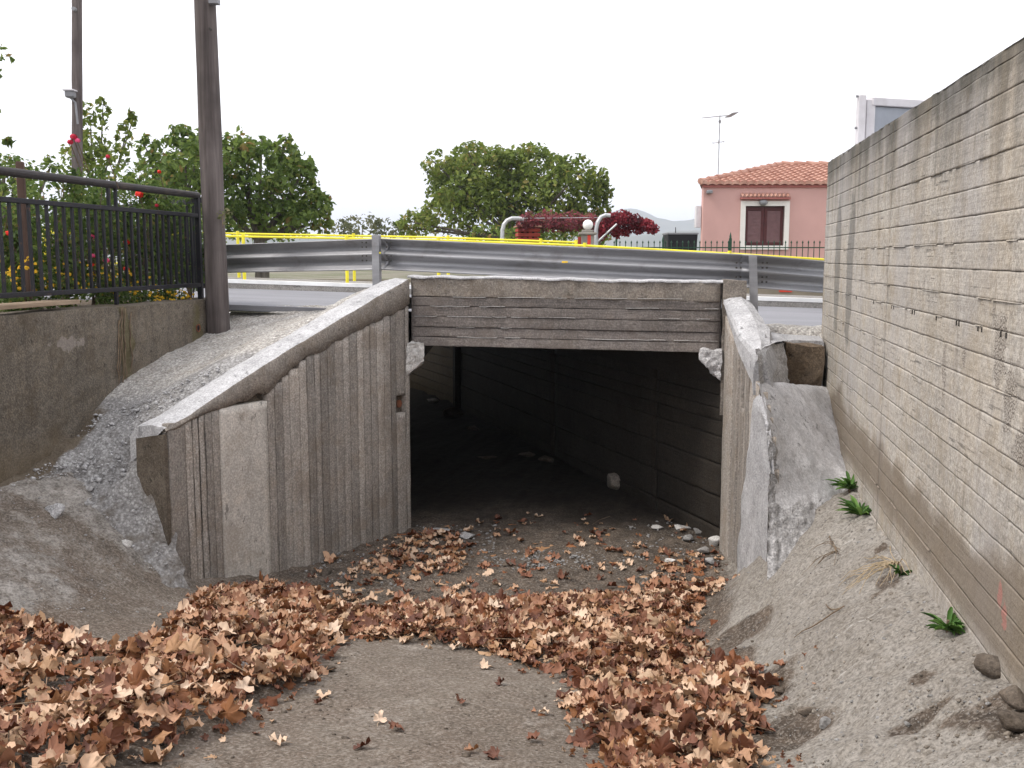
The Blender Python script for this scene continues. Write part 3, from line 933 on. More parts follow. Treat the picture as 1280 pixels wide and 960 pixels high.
def right_wall():
    X = 1.15
    root = thing('retaining_wall', 'tall pale board-marked concrete retaining wall along the right side', 'wall', (X + 0.15, 4, 0))
    y_end = 9.55
    MB().box((X + 0.175, (y_end - 6) / 2, 1.92), (0.25, y_end + 6 - 0.02, 2.84)).build('core', M['dark_concrete'], root)
    joint = float(on_x(1110, 330, X)[1])
    z0, bh = 0.62, 0.1135
    r = random.Random(4)
    for k in range(25):
        z = z0 + k * bh
        h = bh
        top = k == 24
        for j, (ya, yb) in enumerate(((joint, y_end), (1.5, joint), (-6.0, 1.5))):
            board('board_band', np.array((X + 0.06, ya, z)), (0, 1, 0), (0, 0, 1), (-1, 0, 0), yb - ya, h, 0.06, M['right_wall'], root,
                  nu=(60, 80, 20)[j], nv=4, off=r.uniform(-0.0007, 0.0007), amp=0.003, gap=0.0004, ragged=0.0022, seed=k * 3 + j, dtop=None if not top else (-.011 * (y_end - max(ya, 1.5)), -.011 * (y_end - max(yb, 1.5))),
                  top_rag=0.03 if top else 0, tilt=r.uniform(-0.0006, 0.0006), edge_in=0.0)
    # thin broken fins of cement squeezed out between the boards
    V, Fc = [], []
    for k in (3, 5, 9, 13, 15, 16, 18, 21):
        z = z0 + k * bh
        y = 3.0
        while y < 9.4:
            L = r.uniform(0.05, 0.4)
            if r.random() < 0.55:
                w = r.uniform(0.003, 0.006)
                b = len(V)
                for yy in np.linspace(y, y + L, 4):
                    pr = r.uniform(0.003, 0.011)
                    V += [(X, yy, z - w / 2), (X - pr, yy, z - w * 0.2), (X, yy, z + w / 2)]
                for i in range(3):
                    q = b + i * 3
                    Fc += [(q, q + 1, q + 4, q + 3), (q + 1, q + 2, q + 5, q + 4)]
            y += L + r.uniform(0.0, 0.3)
    tag(obj('cement_fins', V, Fc, M['right_wall'], root), kind='stuff')
    mb = MB()
    for px0, py0, px1, py1 in ((1070, 365, 1255, 414),):
        for q in np.linspace(0, 1, 8):
            P = on_x(px0 + (px1 - px0) * q ** 1.1, py0 + (py1 - py0) * q, X)
            zk = z0 + round((P[2] - z0) / bh) * bh
            for dy in (-0.03, 0.03):
                if r.random() < 0.8:
                    mb.box((X - 0.002, P[1] + dy + r.uniform(-.01, .01), zk - 0.012), (0.006, 0.005, 0.022))
    tag(mb.build('tie_stubs', M['bolt'], root), kind='stuff')
right_wall()

def rough_prism(name, poly, zb, zt, mat, parent=None, org=None, sub=0.08, amp=0.012, seed=0, sc=6.0):
    """upright slab with subdivided faces and a worn surface; quad plan, heights per corner"""
    import bmesh
    bm = bmesh.new()
    n = len(poly)
    zb = zb if hasattr(zb, '__len__') else [zb] * n
    zt = zt if hasattr(zt, '__len__') else [zt] * n
    lo = [bm.verts.new((p[0], p[1], zb[i])) for i, p in enumerate(poly)]
    hi = [bm.verts.new((p[0], p[1], zt[i])) for i, p in enumerate(poly)]
    bm.faces.new(lo[::-1]); bm.faces.new(hi)
    for i in range(n):
        j = (i + 1) % n
        bm.faces.new((lo[i], lo[j], hi[j], hi[i]))
    for _ in range(6):
        es = [e for e in bm.edges if e.calc_length() > sub * 2]
        if not es: break
        bmesh.ops.subdivide_edges(bm, edges=es, cuts=1, use_grid_fill=True)
    bmesh.ops.triangulate(bm, faces=[f for f in bm.faces if len(f.verts) > 4])
    bm.normal_update()
    P = np.array([v.co[:] for v in bm.verts]); Nn = np.array([v.normal[:] for v in bm.verts])
    P = P + Nn * (amp * fbm(P, sc, 4, seed))[:, None]
    idx = {v: i for i, v in enumerate(bm.verts)}
    Fc = [tuple(idx[v] for v in f.verts) for f in bm.faces]
    bm.free()
    return obj(name, P, Fc, mat, parent, org)

def left_garden_wall():
    root = thing('garden_wall', 'low stained grey concrete wall carrying the black iron fence on the left', 'wall', (-5.15, 8, 0.5))
    rough_prism('wall_body', [(-5.3, -6), (-5.0, -6), (-5.0, 10.05), (-5.3, 10.05)], 0.4, [2.2, 2.2, 2.17, 2.17], M['left_wall'], root, sub=0.1, amp=0.014, seed=3)
    P = on_x(247, 410, -5.0)
    mb = MB()
    n = 14
    V = []
    for q, rr in ((0.012, .042), (0.012, .034), (-0.05, .034)):
        for k in range(n):
            a = 2 * math.pi * k / n
            V.append((-5.0 + q, P[1] + rr * math.cos(a), P[2] + rr * math.sin(a)))
    Fc = [(i * n + k, i * n + (k + 1) % n, (i + 1) * n + (k + 1) % n, (i + 1) * n + k) for i in range(2) for k in range(n)]
    mb.add(V, Fc).build('drain_pipe', M['rust'], root)
    MB().tube([(-4.9985, P[1], P[2]), (-4.995, P[1], P[2])], 0.033, 12).build('bore_shade_disc', M['black'], root)  # black disc paints the dark inside of the pipe
    # dry creeper stems hanging on the face
    t = thing('dried_creeper', 'bare dry creeper stems hanging down the grey garden wall', 'creeper', (-4.98, float(P[1]) - 1.5, 1.5))
    r = random.Random(2)
    for px, y0, y1 in ((150, 385, 470), (153, 383, 482), (157, 385, 478), (164, 390, 465), (147, 400, 480)):
        pts = []
        for q in np.linspace(0, 1, 9):
            A = on_x(px + r.uniform(-2.0, 2.0), y0 + (y1 - y0) * q, -4.985)
            pts.append(A)
        MB().tube(pts, [0.006] * 8 + [0.003], 5).build('stem', M['twig'], t)
left_garden_wall()

# left wing wall ------------------------------------------------------------
L0 = np.array((-2.65, 9.11)); LD = np.array((-0.4, -0.917)); LD /= np.linalg.norm(LD)
LN = np.array((-LD[1], LD[0]))            # towards the channel
if LN[0] < 0: LN = -LN

def LP(s, n=0.0): return L0 + LD * s + LN * n

def ltop(s): return float(np.interp(s, (0, .63, 1.01, 1.75, 2.57, 2.8), (2.40, 2.18, 2.04, 1.77, 1.43, 1.36)))

def lb_top(s): return float(np.interp(s, (0, .62, 1.03, 1.4, 1.76, 2.27, 2.8), (2.15, 1.98, 1.87, 1.75, 1.54, 1.44, 1.36)))

def s_of(px, py=560):
    P = on_plane(px, py, L0, LD)
    return float((P[0] - L0[0]) * LD[0] + (P[1] - L0[1]) * LD[1])

def left_wing():
    base = LP(1.4)
    root = thing('wing_wall', 'left wing wall of the underpass with vertical board marks and one pale smooth strip', 'wall', (base[0], base[1], 0))
    S = 2.75
    poly = [LP(0, -.32), LP(S, -.32), LP(S, -.06), LP(0, -.06)]
    rough_prism('core', poly, -0.3, [2.3, 1.28, 1.28, 2.3], M['dark_concrete'], root, sub=0.12, amp=0.006, seed=6)
    r = random.Random(8)
    edges = [s_of(p) for p in (516, 508, 497, 490, 482, 473, 465, 456, 449, 439, 431, 421, 412, 403, 395, 386, 376, 364, 355, 345, 335, 275, 266, 257, 249, 241, 232, 210)]
    hole = on_plane(503, 505, L0, LD)
    for k in range(len(edges) - 1):
        s0, s1 = edges[k], edges[k + 1]
        s0 = max(s0, 0.0)
        smooth_b = (k == 20)
        mat = M['wing_smooth'] if smooth_b else M['wing_boards']
        a = LP(s1, -.06)
        w = np.array((-LD[0], -LD[1], 0))
        h = min(lb_top(s0), lb_top(s1)) + 0.02
        if k >= 26: h = 1.40
        off = 0.006 if smooth_b else r.uniform(-0.0015, 0.002)
        spans = [(-0.3, h)]
        if k == 1: spans = [(-0.3, hole[2] - .085), (hole[2] + .085, h)]
        for za, zb in spans:
            board('board_band', np.array((a[0], a[1], za)), (0, 0, 1), w, (LN[0], LN[1], 0), zb - za, s1 - s0, 0.06, mat, root, nu=26, nv=4 if not smooth_b else 8,
                  off=off, amp=0.004 if not smooth_b else 0.003, gap=r.choice((.0002, .0006, .0018, .0036)) if not smooth_b else 0.0005, ragged=0.0035, seed=k + 40, top_rag=0.0, tilt=r.uniform(-.002, .002) if not smooth_b else 0)
    # cement band under the coping with a ragged lower edge, and the coping itself
    n = 70
    V = []
    for i in range(n):
        s = S * 1.005 * i / (n - 1)
        p = LP(s)
        zt = ltop(s) + 0.003 * float(vnoise(np.array([[s * 9, 0, 0]]), 1, 2)[0])
        zb = lb_top(s) + 0.018 * float(fbm(np.array([[s * 9, 3, 0]]), 1, 4, 4)[0]) - 0.005
        zb = min(zb, zt - 0.03)
        if s > 2.55: zb = min(zt - 0.015, zb)
        prof = [(-.02, zb), (.008, zb + .004), (.010, (zb + zt) / 2), (.009, zt - .02), (-.005, zt), (-.16, zt + .012), (-.33, zt - .02), (-.42, zt - .10), (-.42, zt - .3)]
        for j, (o, z) in enumerate(prof):
            q = LP(s, o)
            dz = (0.002 if j == 4 else 0.007) * float(fbm(np.array([[q[0], q[1], z]]), 9, 3, 3)[0]) if 4 <= j <= 7 else 0.004 * float(vnoise(np.array([[q[0], q[1], z]]), 20, 3)[0])
            V.append((q[0], q[1], z + dz))
    V = np.array(V).reshape(n, 9, 3)
    f = V[:, :5].reshape(-1, 3); obj('cement_band', f, grid_faces(n, 5)[:, ::-1], M['fascia'], root)
    f = V[:, 4:].reshape(-1, 3)
    Fc = [tuple(x) for x in grid_faces(n, 5)[:, ::-1]] + [tuple(range((n - 1) * 5, n * 5))]
    obj('mortar_coping', f, Fc, M['mortar'], root)
    MB().tube([(hole[0] - LN[0] * .056, hole[1] - LN[1] * .056, hole[2]), (hole[0] - LN[0] * .035, hole[1] - LN[1] * .035, hole[2])], 0.036, 10).build('drain_pipe', M['rust'], root)
    # dark stained end face
    rough_prism('end_face', [LP(S, -.33), LP(S + .03, -.33), LP(S + .03, -.0), LP(S, -.0)], 0.1, [1.27, 1.27, 1.33, 1.33], M['dark_concrete'], root, sub=.06, amp=.006, seed=9)
left_wing()

# right wing wall --------------------------------------------------------------
R0 = np.array((.26, 9.02)); RD = np.array((.28, -2.0)); RD /= np.linalg.norm(RD)
RN = np.array((RD[1], -RD[0]))
if RN[0] > 0: RN = -RN                    # towards the channel (-X)

def RP(s, n=0.0): return R0 + RD * s + RN * n

def right_wing():
    base = RP(1)
    root = thing('wing_wall', 'right wing wall of the underpass with thick mortar coping and a white mortar smear', 'wall', (base[0], base[1], 0))
    def rs(px, py):
        P = on_plane(px, py, R0, RD)
        return float((P[0] - R0[0]) * RD[0] + (P[1] - R0[1]) * RD[1]), float(P[2])
    S = 2.08
    def top(s): return float(np.interp(s, (0, .1, .76, 1.35, 1.5, 1.66, 1.94, 2.11), (2.24, 2.20, 1.99, 1.90, 1.66, 1.63, 1.40, 1.10)))
    rough_prism('core', [RP(0, -.05), RP(S, -.05), RP(S, -.07), RP(0, -.28)][::-1], -0.3, [2.1, .95, .95, 2.1], M['rough_mortar'], root, sub=.1, amp=.01, seed=4)
    r = random.Random(5)
    hs, hz = rs(927, 498)
    n = 19
    ed = np.linspace(0, S, n + 1) + np.array([0] + [r.uniform(-.015, .015) for _ in range(n - 1)] + [0])
    for k in range(n):
        s0, s1 = ed[k], ed[k + 1]
        sm = (s0 + s1) / 2
        zt = min(top(s0), top(s1)) - (0.10 if sm < 1.45 else 0.0)
        p = RP(s0, -.05)
        spans = [(-.3, zt)]
        if s0 - .02 <= hs <= s1 + .02 and abs(sm - hs) < .06: spans = [(-.3, hz - .075), (hz + .075, zt)]
        for za, zb in spans:
            board('board_band', np.array((p[0], p[1], za)), (0, 0, 1), (RD[0], RD[1], 0), (RN[0], RN[1], 0), zb - za, s1 - s0, .05, M['wing_boards'], root, nu=24, off=r.uniform(-.007, .007), amp=.004, gap=.004, ragged=.004, seed=k + 90, tilt=r.uniform(-.01, .01))
    P = RP(hs, -.045)
    MB().tube([(P[0], P[1], hz), (P[0] + RN[0] * .01, P[1] + RN[1] * .01, hz)], .04, 10).build('bore_shade_disc', M['black'], root)  # black disc paints the shade inside the drain hole
    # coping: broad band of trowelled mortar, falling forward and merging with the ledge
    nn = 44
    V = []
    for i in range(nn):
        s = -0.02 + 1.42 * i / (nn - 1)
        zt = top(s) + .012
        wdt = float(np.interp(s, (0, .6, 1.0, 1.4), (.24, .27, .19, .07)))
        zb = zt - float(np.interp(s, (0, .2, 1.4), (.02, .10, .26)))
        prof = [(-.02, zb), (.010, zb + .005), (.013, zt - .05), (.0, zt - .012), (-.04, zt), (-wdt * .6, zt + .01), (-wdt, zt - .04), (-wdt - .06, zt - .2)]
        for j, (o, z) in enumerate(prof):
            q = RP(s, o)
            dz = (.018 if 3 <= j <= 6 else .006) * float(fbm(np.array([[q[0], q[1], z]]), 6, 3, 6)[0])
            V.append((q[0], q[1], z + dz))
    Fc = [tuple(x) for x in grid_faces(nn, 8)] + [tuple(range((nn - 1) * 8, nn * 8))[::-1]]
    obj('mortar_coping', V, Fc, M['mortar'], root, smooth_shade=False)
    # white mortar smeared over the boards near the front end
    V = []
    n1, n2 = 22, 30
    A0, A1 = 1.28, 2.10
    for i in range(n1):
        for j in range(n2):
            q = j / (n2 - 1)
            z = 0.05 + q * 1.55
            left = float(np.interp(z, (0.05, .6, 1.1, 1.6), (.98, 1.08, 1.22, 1.45))) + .05 * float(fbm(np.array([[z * 4, 1, 0]]), 1, 3, 2)[0])
            s = left + (A1 - left) * i / (n1 - 1)
            z2 = min(z, top(s) + .01)
            th = .022 + .006 * float(fbm(np.array([[s, z, 2.]]), 5, 3, 8)[0])
            if i == 0 or j == n2 - 1: th = -.012
            p = RP(s, th)
            V.append((p[0], p[1], z2))
    obj('mortar_smear', V, grid_faces(n1, n2), M['mortar'], root, smooth_shade=True)
right_wing()

# underpass box ---------------------------------------------------------------
def underpass():
    root = thing('concrete_underpass', 'low concrete underpass with a dark opening beneath the road', 'underpass', (-1.2, 9.3, 0))
    T0, T1 = np.array((.27, 9.15)), np.array((-4.0, 16.8))
    W0 = np.array((-2.68, 9.15)); W1 = W0 + (T1 - T0)
    d = (T1 - T0) / np.linalg.norm(T1 - T0)
    nrm = np.array((d[1], -d[0]))             # to the right of the axis
    r = random.Random(3)
    Lw = float(np.linalg.norm(T1 - T0))
    # right side wall in formwork lifts, joints recessed
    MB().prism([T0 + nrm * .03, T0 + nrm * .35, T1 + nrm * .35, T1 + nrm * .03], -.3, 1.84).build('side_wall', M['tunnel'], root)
    sw = [o for o in root.children if o.name.startswith('side_wall')][0]
    zs = [-.3, .12, .42, .72, .98, 1.12, 1.24, 1.36, 1.52, 1.84]
    for k in range(len(zs) - 1):
        for j, (a, b) in enumerate(((0, 1.3), (1.3, 4.2), (4.2, Lw))):
            p = T0 + nrm * .03 + d * b
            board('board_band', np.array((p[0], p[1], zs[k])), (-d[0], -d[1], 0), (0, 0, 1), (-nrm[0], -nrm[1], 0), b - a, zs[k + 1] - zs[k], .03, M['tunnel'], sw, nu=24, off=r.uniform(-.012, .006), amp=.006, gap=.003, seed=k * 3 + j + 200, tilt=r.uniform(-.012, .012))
    # far wing beyond the exit, open to the sky
    D2 = np.array((-.55, .83)); D2 /= np.linalg.norm(D2)
    E0 = T1 + np.array((.02, .03)); E1 = E0 + D2 * 4.4
    n2 = np.array((D2[1], -D2[0]))
    MB().prism([E0 + n2 * .03, E0 + n2 * .3, E1 + n2 * .3, E1 + n2 * .03], -.3, 2.05).build('far_wing', M['beam'], root)
    fw = [o for o in root.children if o.name.startswith('far_wing')][0]
    for k in range(13):
        p = E0 + n2 * .03 + D2 * 4.4
        board('board_band', np.array((p[0], p[1], -.2 + k * .17)), (-D2[0], -D2[1], 0), (0, 0, 1), (-n2[0], -n2[1], 0), 4.4, .17, .03, M['left_wall'], fw, nu=20, off=r.uniform(-.01, .01), gap=.006, seed=k + 300)
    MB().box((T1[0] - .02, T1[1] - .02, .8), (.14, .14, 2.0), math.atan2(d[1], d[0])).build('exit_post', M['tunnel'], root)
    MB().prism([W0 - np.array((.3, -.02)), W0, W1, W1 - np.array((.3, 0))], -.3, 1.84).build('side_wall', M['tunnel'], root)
    # ceiling and the corner haunches
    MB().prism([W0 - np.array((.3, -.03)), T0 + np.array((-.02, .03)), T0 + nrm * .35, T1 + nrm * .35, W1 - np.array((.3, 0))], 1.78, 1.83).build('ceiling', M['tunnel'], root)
    for A, B, sg in ((T0, T1, -1), (W0, W1, 1)):
        q0, q1 = A + np.array((sg * .27, 0)), B + np.array((sg * .27, 0))
        V = [(A[0], A[1], 1.79), (q0[0], q0[1], 1.79), (A[0], A[1], 1.46), (B[0], B[1], 1.79), (q1[0], q1[1], 1.79), (B[0], B[1], 1.46)]
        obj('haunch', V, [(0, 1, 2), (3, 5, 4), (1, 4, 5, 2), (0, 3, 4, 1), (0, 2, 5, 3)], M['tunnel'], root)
    # headwall beam over the opening
    hw = rough_prism('headwall', [(-2.64, 9.16), (.235, 9.16), (.235, 9.55), (-2.64, 9.55)], 1.772, [2.415, 2.37, 2.37, 2.415], M['beam'], root, sub=.12, amp=.004, seed=5)
    zj = [1.775, 1.862, 1.955, 2.055, 2.15, 2.235]
    for k in range(5):
        h = zj[k + 1] - zj[k]
        board('board_band', np.array((-2.62, 9.16, zj[k])), (1, 0, -.008), (0, 0, 1), (0, -1, 0), 2.84, h, .05, M['beam'], hw, nu=46, off=r.uniform(-.004, .004) - k * .001, amp=.005, gap=.0006, ragged=.0035, seed=k + 120, tilt=-.007)
    board('cement_band', np.array((-2.62, 9.16, 2.235)), (1, 0, -.012), (0, 0, 1), (0, -1, 0), 2.84, .19, .046, M['fascia'], hw, nu=46, nv=6, off=-.006, amp=.012, gap=.001, ragged=.006, seed=131)
    V, Fc = [], []
    for z in zj[1:]:
        x = -2.6
        while x < .2:
            L = r.uniform(.08, .5)
            if r.random() < .5:
                b = len(V)
                for q in np.linspace(0, 1, 5):
                    pr = r.uniform(.002, .009)
                    xx = min(x + L * q, .21)
                    zz = z - .003 + r.uniform(-.003, .003)
                    V += [(xx, 9.112, zz - .003), (xx, 9.108 - pr, zz), (xx, 9.112, zz + .003)]
                for i in range(4):
                    q = b + i * 3
                    Fc += [(q, q + 3, q + 4, q + 1), (q + 1, q + 4, q + 5, q + 2)]
            x += L + r.uniform(0, .12)
    tag(obj('cement_lips', V, Fc, M['chunk'], hw), kind='stuff')
    V = []
    nn = 60
    for i in range(nn):
        x = -2.66 + 2.91 * i / (nn - 1)
        z = 2.425 - (x + 2.6) * .013 + .008 * float(fbm(np.array([[x * 6, 0, 0]]), 1, 3, 1)[0])
        for y, dz in ((9.108, -.016), (9.103, -.004), (9.12, .005), (9.32, .010), (9.57, -.01), (9.58, -.08)):
            V.append((x, y + .006 * math.sin(x * 31), z + dz))
    obj('mortar_skim', V, grid_faces(nn, 6), M['mortar'], hw)
    rough_prism('end_block', [(.243, 9.06), (.44, 9.08), (.44, 9.5), (.243, 9.5)], 1.2, [2.41, 2.39, 2.38, 2.40], M['fascia'], root, sub=.05, amp=.012, seed=15)
    # broken concrete hanging in the two top corners
    rough_prism('corner_patch', [(-2.66, 9.05), (-2.50, 9.05), (-2.56, 9.2), (-2.66, 9.2)], [1.50, 1.64, 1.6, 1.5], 1.80, M['pale_chunk'], root, sub=.012, amp=.02, seed=22, sc=16)
    rough_prism('corner_patch', [(.06, 9.04), (.245, 9.02), (.245, 9.18), (.06, 9.18)], [1.70, 1.50, 1.5, 1.7], 1.785, M['rough_mortar'], root, sub=.012, amp=.022, seed=23, sc=12)
underpass()

# ------------------------------------------------------------------ fill behind the left wing, mound on the right
def fill_left():
    pts = []
    for s in (-.1, .4, .9, 1.4, 1.9, 2.4, 2.7):
        p = LP(s, -.40)
        pts.append((p[0], p[1], ltop(s) - .03))
        p = LP(s, -.15)
        pts.append((p[0], p[1], ltop(s) - .14))
    for y, z in ((10.4, 2.03), (10.1, 1.9), (9.4, 1.75), (8.6, 1.62), (8.1, 1.5), (7.75, 1.36), (7.4, 1.18), (7.0, 1.03), (6.5, .96)):
        pts.append((-5.02, y, z))
    pts += [(-4.2, 8.1, 1.62), (-4.45, 7.6, 1.42), (-4.15, 7.25, 1.40), (-4.6, 7.3, 1.17), (-4.35, 6.95, .98), (-4.15, 6.85, .88), (-4.65, 6.75, .9), (-4.0, 6.6, .55), (-4.3, 6.5, .66), (-3.85, 6.5, .40), (-3.7, 6.35, .22), (-3.85, 6.9, .42), (-3.9, 7.1, .8), (-4.4, 9, 1.78), (-3.6, 9, 1.97), (-4, 10.2, 2.02), (-3, 10.2, 2.06), (-2.4, 10.4, 2.05), (-1.5, 10.4, 2.03), (-2.7, 9.6, 2.1), (-1.5, 9.6, 2.08), (-3.4, 6.9, -.25), (-3.3, 7.2, -.3), (-3.2, 6.4, -.2), (-3.0, 7, -.3), (-3.55, 6.6, .05), (-4.6, 6.4, .72), (-5.02, 6.1, .93), (-4.3, 6.1, .5), (-3.8, 6.1, .2)]
    f = rbf(pts, .01)
    xs = np.arange(-5.05, -2.0, .035); ys = np.arange(6.1, 10.5, .035)
    X, Y = np.meshgrid(xs, ys, indexing='ij')
    P = np.stack([X, Y, X * 0], -1)
    steep = smooth(-Y, -7.6, -7.2)
    Z = f(X, Y) + (.012 + .03 * steep) * fbm(P, 6, 4, 31) + (.006 + .022 * steep) * np.abs(fbm(P, 22, 2, 37))
    # keep to the strip behind the wing wall face
    sd = (X - L0[0]) * LN[0] + (Y - L0[1]) * LN[1]
    ss = (X - L0[0]) * LD[0] + (Y - L0[1]) * LD[1]
    V = np.stack([X, Y, Z], -1).reshape(-1, 3)
    Fc = grid_faces(len(xs), len(ys))
    ok_v = ((sd < -.08) | (Y > 9.45)) 
    ok_v |= (ss > 2.70)
    front = (Z > terr(X, Y) - .12) | (Y > 7.2)
    keep = (ok_v & front).ravel()[Fc].all(1)
    zone = np.zeros(V.shape)
    zone[:, 0] = smooth(-Y, -8.2, -7.4).ravel()
    lump = .35 * smooth(-Y, -6.9, -6.6)
    zone[:, 1] = np.maximum(lump, smooth(-X, 4.78, 4.95) * smooth(-Y, -7.9, -7.4)).ravel()
    tag(obj('gravel_fill', V, Fc[keep], M['gravel'], smooth_shade=True, attr={'zone': zone}), kind='structure')
    return f
fill_f = fill_left()

def patch(name, rows, n1, n2, amp, sc, seed, rough_f=None, mats=None, parent=None):
    """skin through rows of points; rough_f(u, v) in 0..1 tells where the skin is broken and coarse"""
    A = np.array(rows, float)
    nr, nc = A.shape[:2]
    vr = np.linspace(0, nr - 1, n2); uc = np.linspace(0, nc - 1, n1)
    def cr(B, t):                                          # smooth curve through the points
        k = np.clip(np.floor(t).astype(int), 0, len(B) - 2); f = (t - k)[:, None, None]
        p0, p1, p2, p3 = B[np.maximum(k - 1, 0)], B[k], B[k + 1], B[np.minimum(k + 2, len(B) - 1)]
        return .5 * (2 * p1 + (p2 - p0) * f + (2 * p0 - 5 * p1 + 4 * p2 - p3) * f ** 2 + (3 * p1 - p0 - 3 * p2 + p3) * f ** 3)
    B = cr(A, vr)
    G = cr(B.transpose(1, 0, 2), uc).transpose(1, 0, 2)    # n2 x n1
    du = np.gradient(G, axis=1); dv = np.gradient(G, axis=0)
    nn = np.cross(du, dv); nn /= np.linalg.norm(nn, axis=2)[..., None] + 1e-9
    if (nn * (np.array((0, 0, EYE)) - G)).sum(2).mean() < 0: nn = -nn
    U, W = np.meshgrid(np.linspace(0, 1, n1), np.linspace(0, 1, n2))
    rf = np.zeros_like(U) if rough_f is None else np.clip(rough_f(U, W) + .35 * fbm(G, 6, 3, seed + 9), 0, 1)
    d = amp * fbm(G, sc, 4, seed) + rf * (.022 * np.abs(fbm(G, 16, 2, seed + 1)) + .012 * np.abs(fbm(G, 40, 2, seed + 2)) - .012)
    G = G + nn * d[..., None]
    V = G.reshape(-1, 3); Fc = grid_faces(n2, n1)
    c = rf.ravel()[Fc].mean(1) > .5
    out = []
    for mt, sel in ((mats[0], ~c), (mats[1], c)):
        if sel.any():
            o = obj(name, V, Fc[sel], mt, parent, smooth_shade=True)
            if parent is None: tag(o, kind='structure')
            out.append(o)
    return out

def mound_right():
    rows = [[(.462, 7.47, 1.70), (.80, 8.25, 1.60), (1.165, 9.08, 1.47)],
            [(.485, 7.38, 1.655), (.82, 8.12, 1.55), (1.165, 8.85, 1.41)],
            [(.510, 7.10, 1.42), (.84, 7.72, 1.33), (1.165, 8.32, 1.20)],
            [(.530, 6.93, 1.14), (.85, 7.40, 1.12), (1.165, 7.86, 1.03)],
            [(.520, 6.82, .86), (.84, 7.08, .90), (1.165, 7.60, .95)],
            [(.515, 6.62, .42), (.80, 6.78, .60), (1.165, 7.25, .75)]]
    patch('mortar_mound', rows, 46, 120, .014, 3.5, 41, lambda u, v: np.maximum(smooth(v, .70, .86) * (.45 + .55 * smooth(-u, -.7, -.3)), smooth(-u, -.16, -.05) * smooth(v, .3, .5)), (M['pale_mortar'], M['rough_mortar']))
    rows = [[(.455, 7.58, 1.93), (.60, 8.20, 1.91), (.75, 8.80, 1.875)],
            [(.463, 7.52, 1.88), (.62, 8.15, 1.86), (.76, 8.72, 1.80)],
            [(.470, 7.45, 1.70), (.64, 8.0, 1.62), (.80, 8.62, 1.54)],
            [(.480, 7.43, 1.60), (.66, 7.95, 1.50), (.84, 8.6, 1.40)]]
    patch('broken_mortar', rows, 44, 30, .012, 9, 57, lambda u, v: np.ones_like(u), (M['mortar'], M['rough_mortar']))
    rows = []
    for k, s_ in enumerate((0, .5, 1.0, 1.42)):
        w = (.20, .22, .15, .03)[k]
        p = RP(s_, -w)
        z = float(np.interp(s_, (0, .5, 1.0, 1.42), (2.16, 2.03, 1.945, 1.925)))
        q = np.array((.62, 9.75)) * (1 - s_ / 1.42) + np.array((.80, 8.93)) * (s_ / 1.42)
        rows.append([(p[0], p[1], z), ((p[0] + q[0]) / 2, (p[1] + q[1]) / 2, z * .4 + 1.92 * .6), (q[0], q[1], 1.885 if k == 3 else 1.92)])
    patch('ledge_mortar', rows, 24, 40, .012, 6, 59, None, (M['mortar'], M['rough_mortar']))
    # ledge behind and the dark block set into it
    root = thing('concrete_block', 'dark stained concrete block end between right wing wall and tall wall', 'block', (.95, 9.1, 1.4))
    rough_prism('block_body', [(.79, 8.98), (1.115, 9.02), (1.115, 9.4), (.76, 9.4)], 1.3, [1.86, 1.83, 1.86, 1.88], M['block'], root, sub=.04, amp=.018, seed=51)
    tag(rough_prism('ledge', [(.82, 9.12), (1.13, 9.16), (1.13, 9.95), (.5, 9.95), (.6, 9.5)], 1.2, [1.875, 1.87, 1.92, 1.95, 1.93], M['mortar'], sub=.05, amp=.02, seed=52), kind='structure')
    # gravelly shoulder behind it
    xs = np.arange(.3, 3.2, .05); ys = np.arange(9.3, 10.2, .05)
    X, Y = np.meshgrid(xs, ys, indexing='ij')
    P = np.stack([X, Y, X * 0], -1)
    Z = road_z(X, Y) - .16 * smooth(-Y, -9.55, -9.3) + .045 + .02 * fbm(P, 5, 4, 61) - .02 * smooth(Y, 9.9, 10.1)
    tag(obj('road_shoulder', np.stack([X, Y, Z], -1).reshape(-1, 3), grid_faces(len(xs), len(ys)), M['gravel'], smooth_shade=True, attr={'zone': np.zeros((X.size, 3))}), kind='structure')
mound_right()

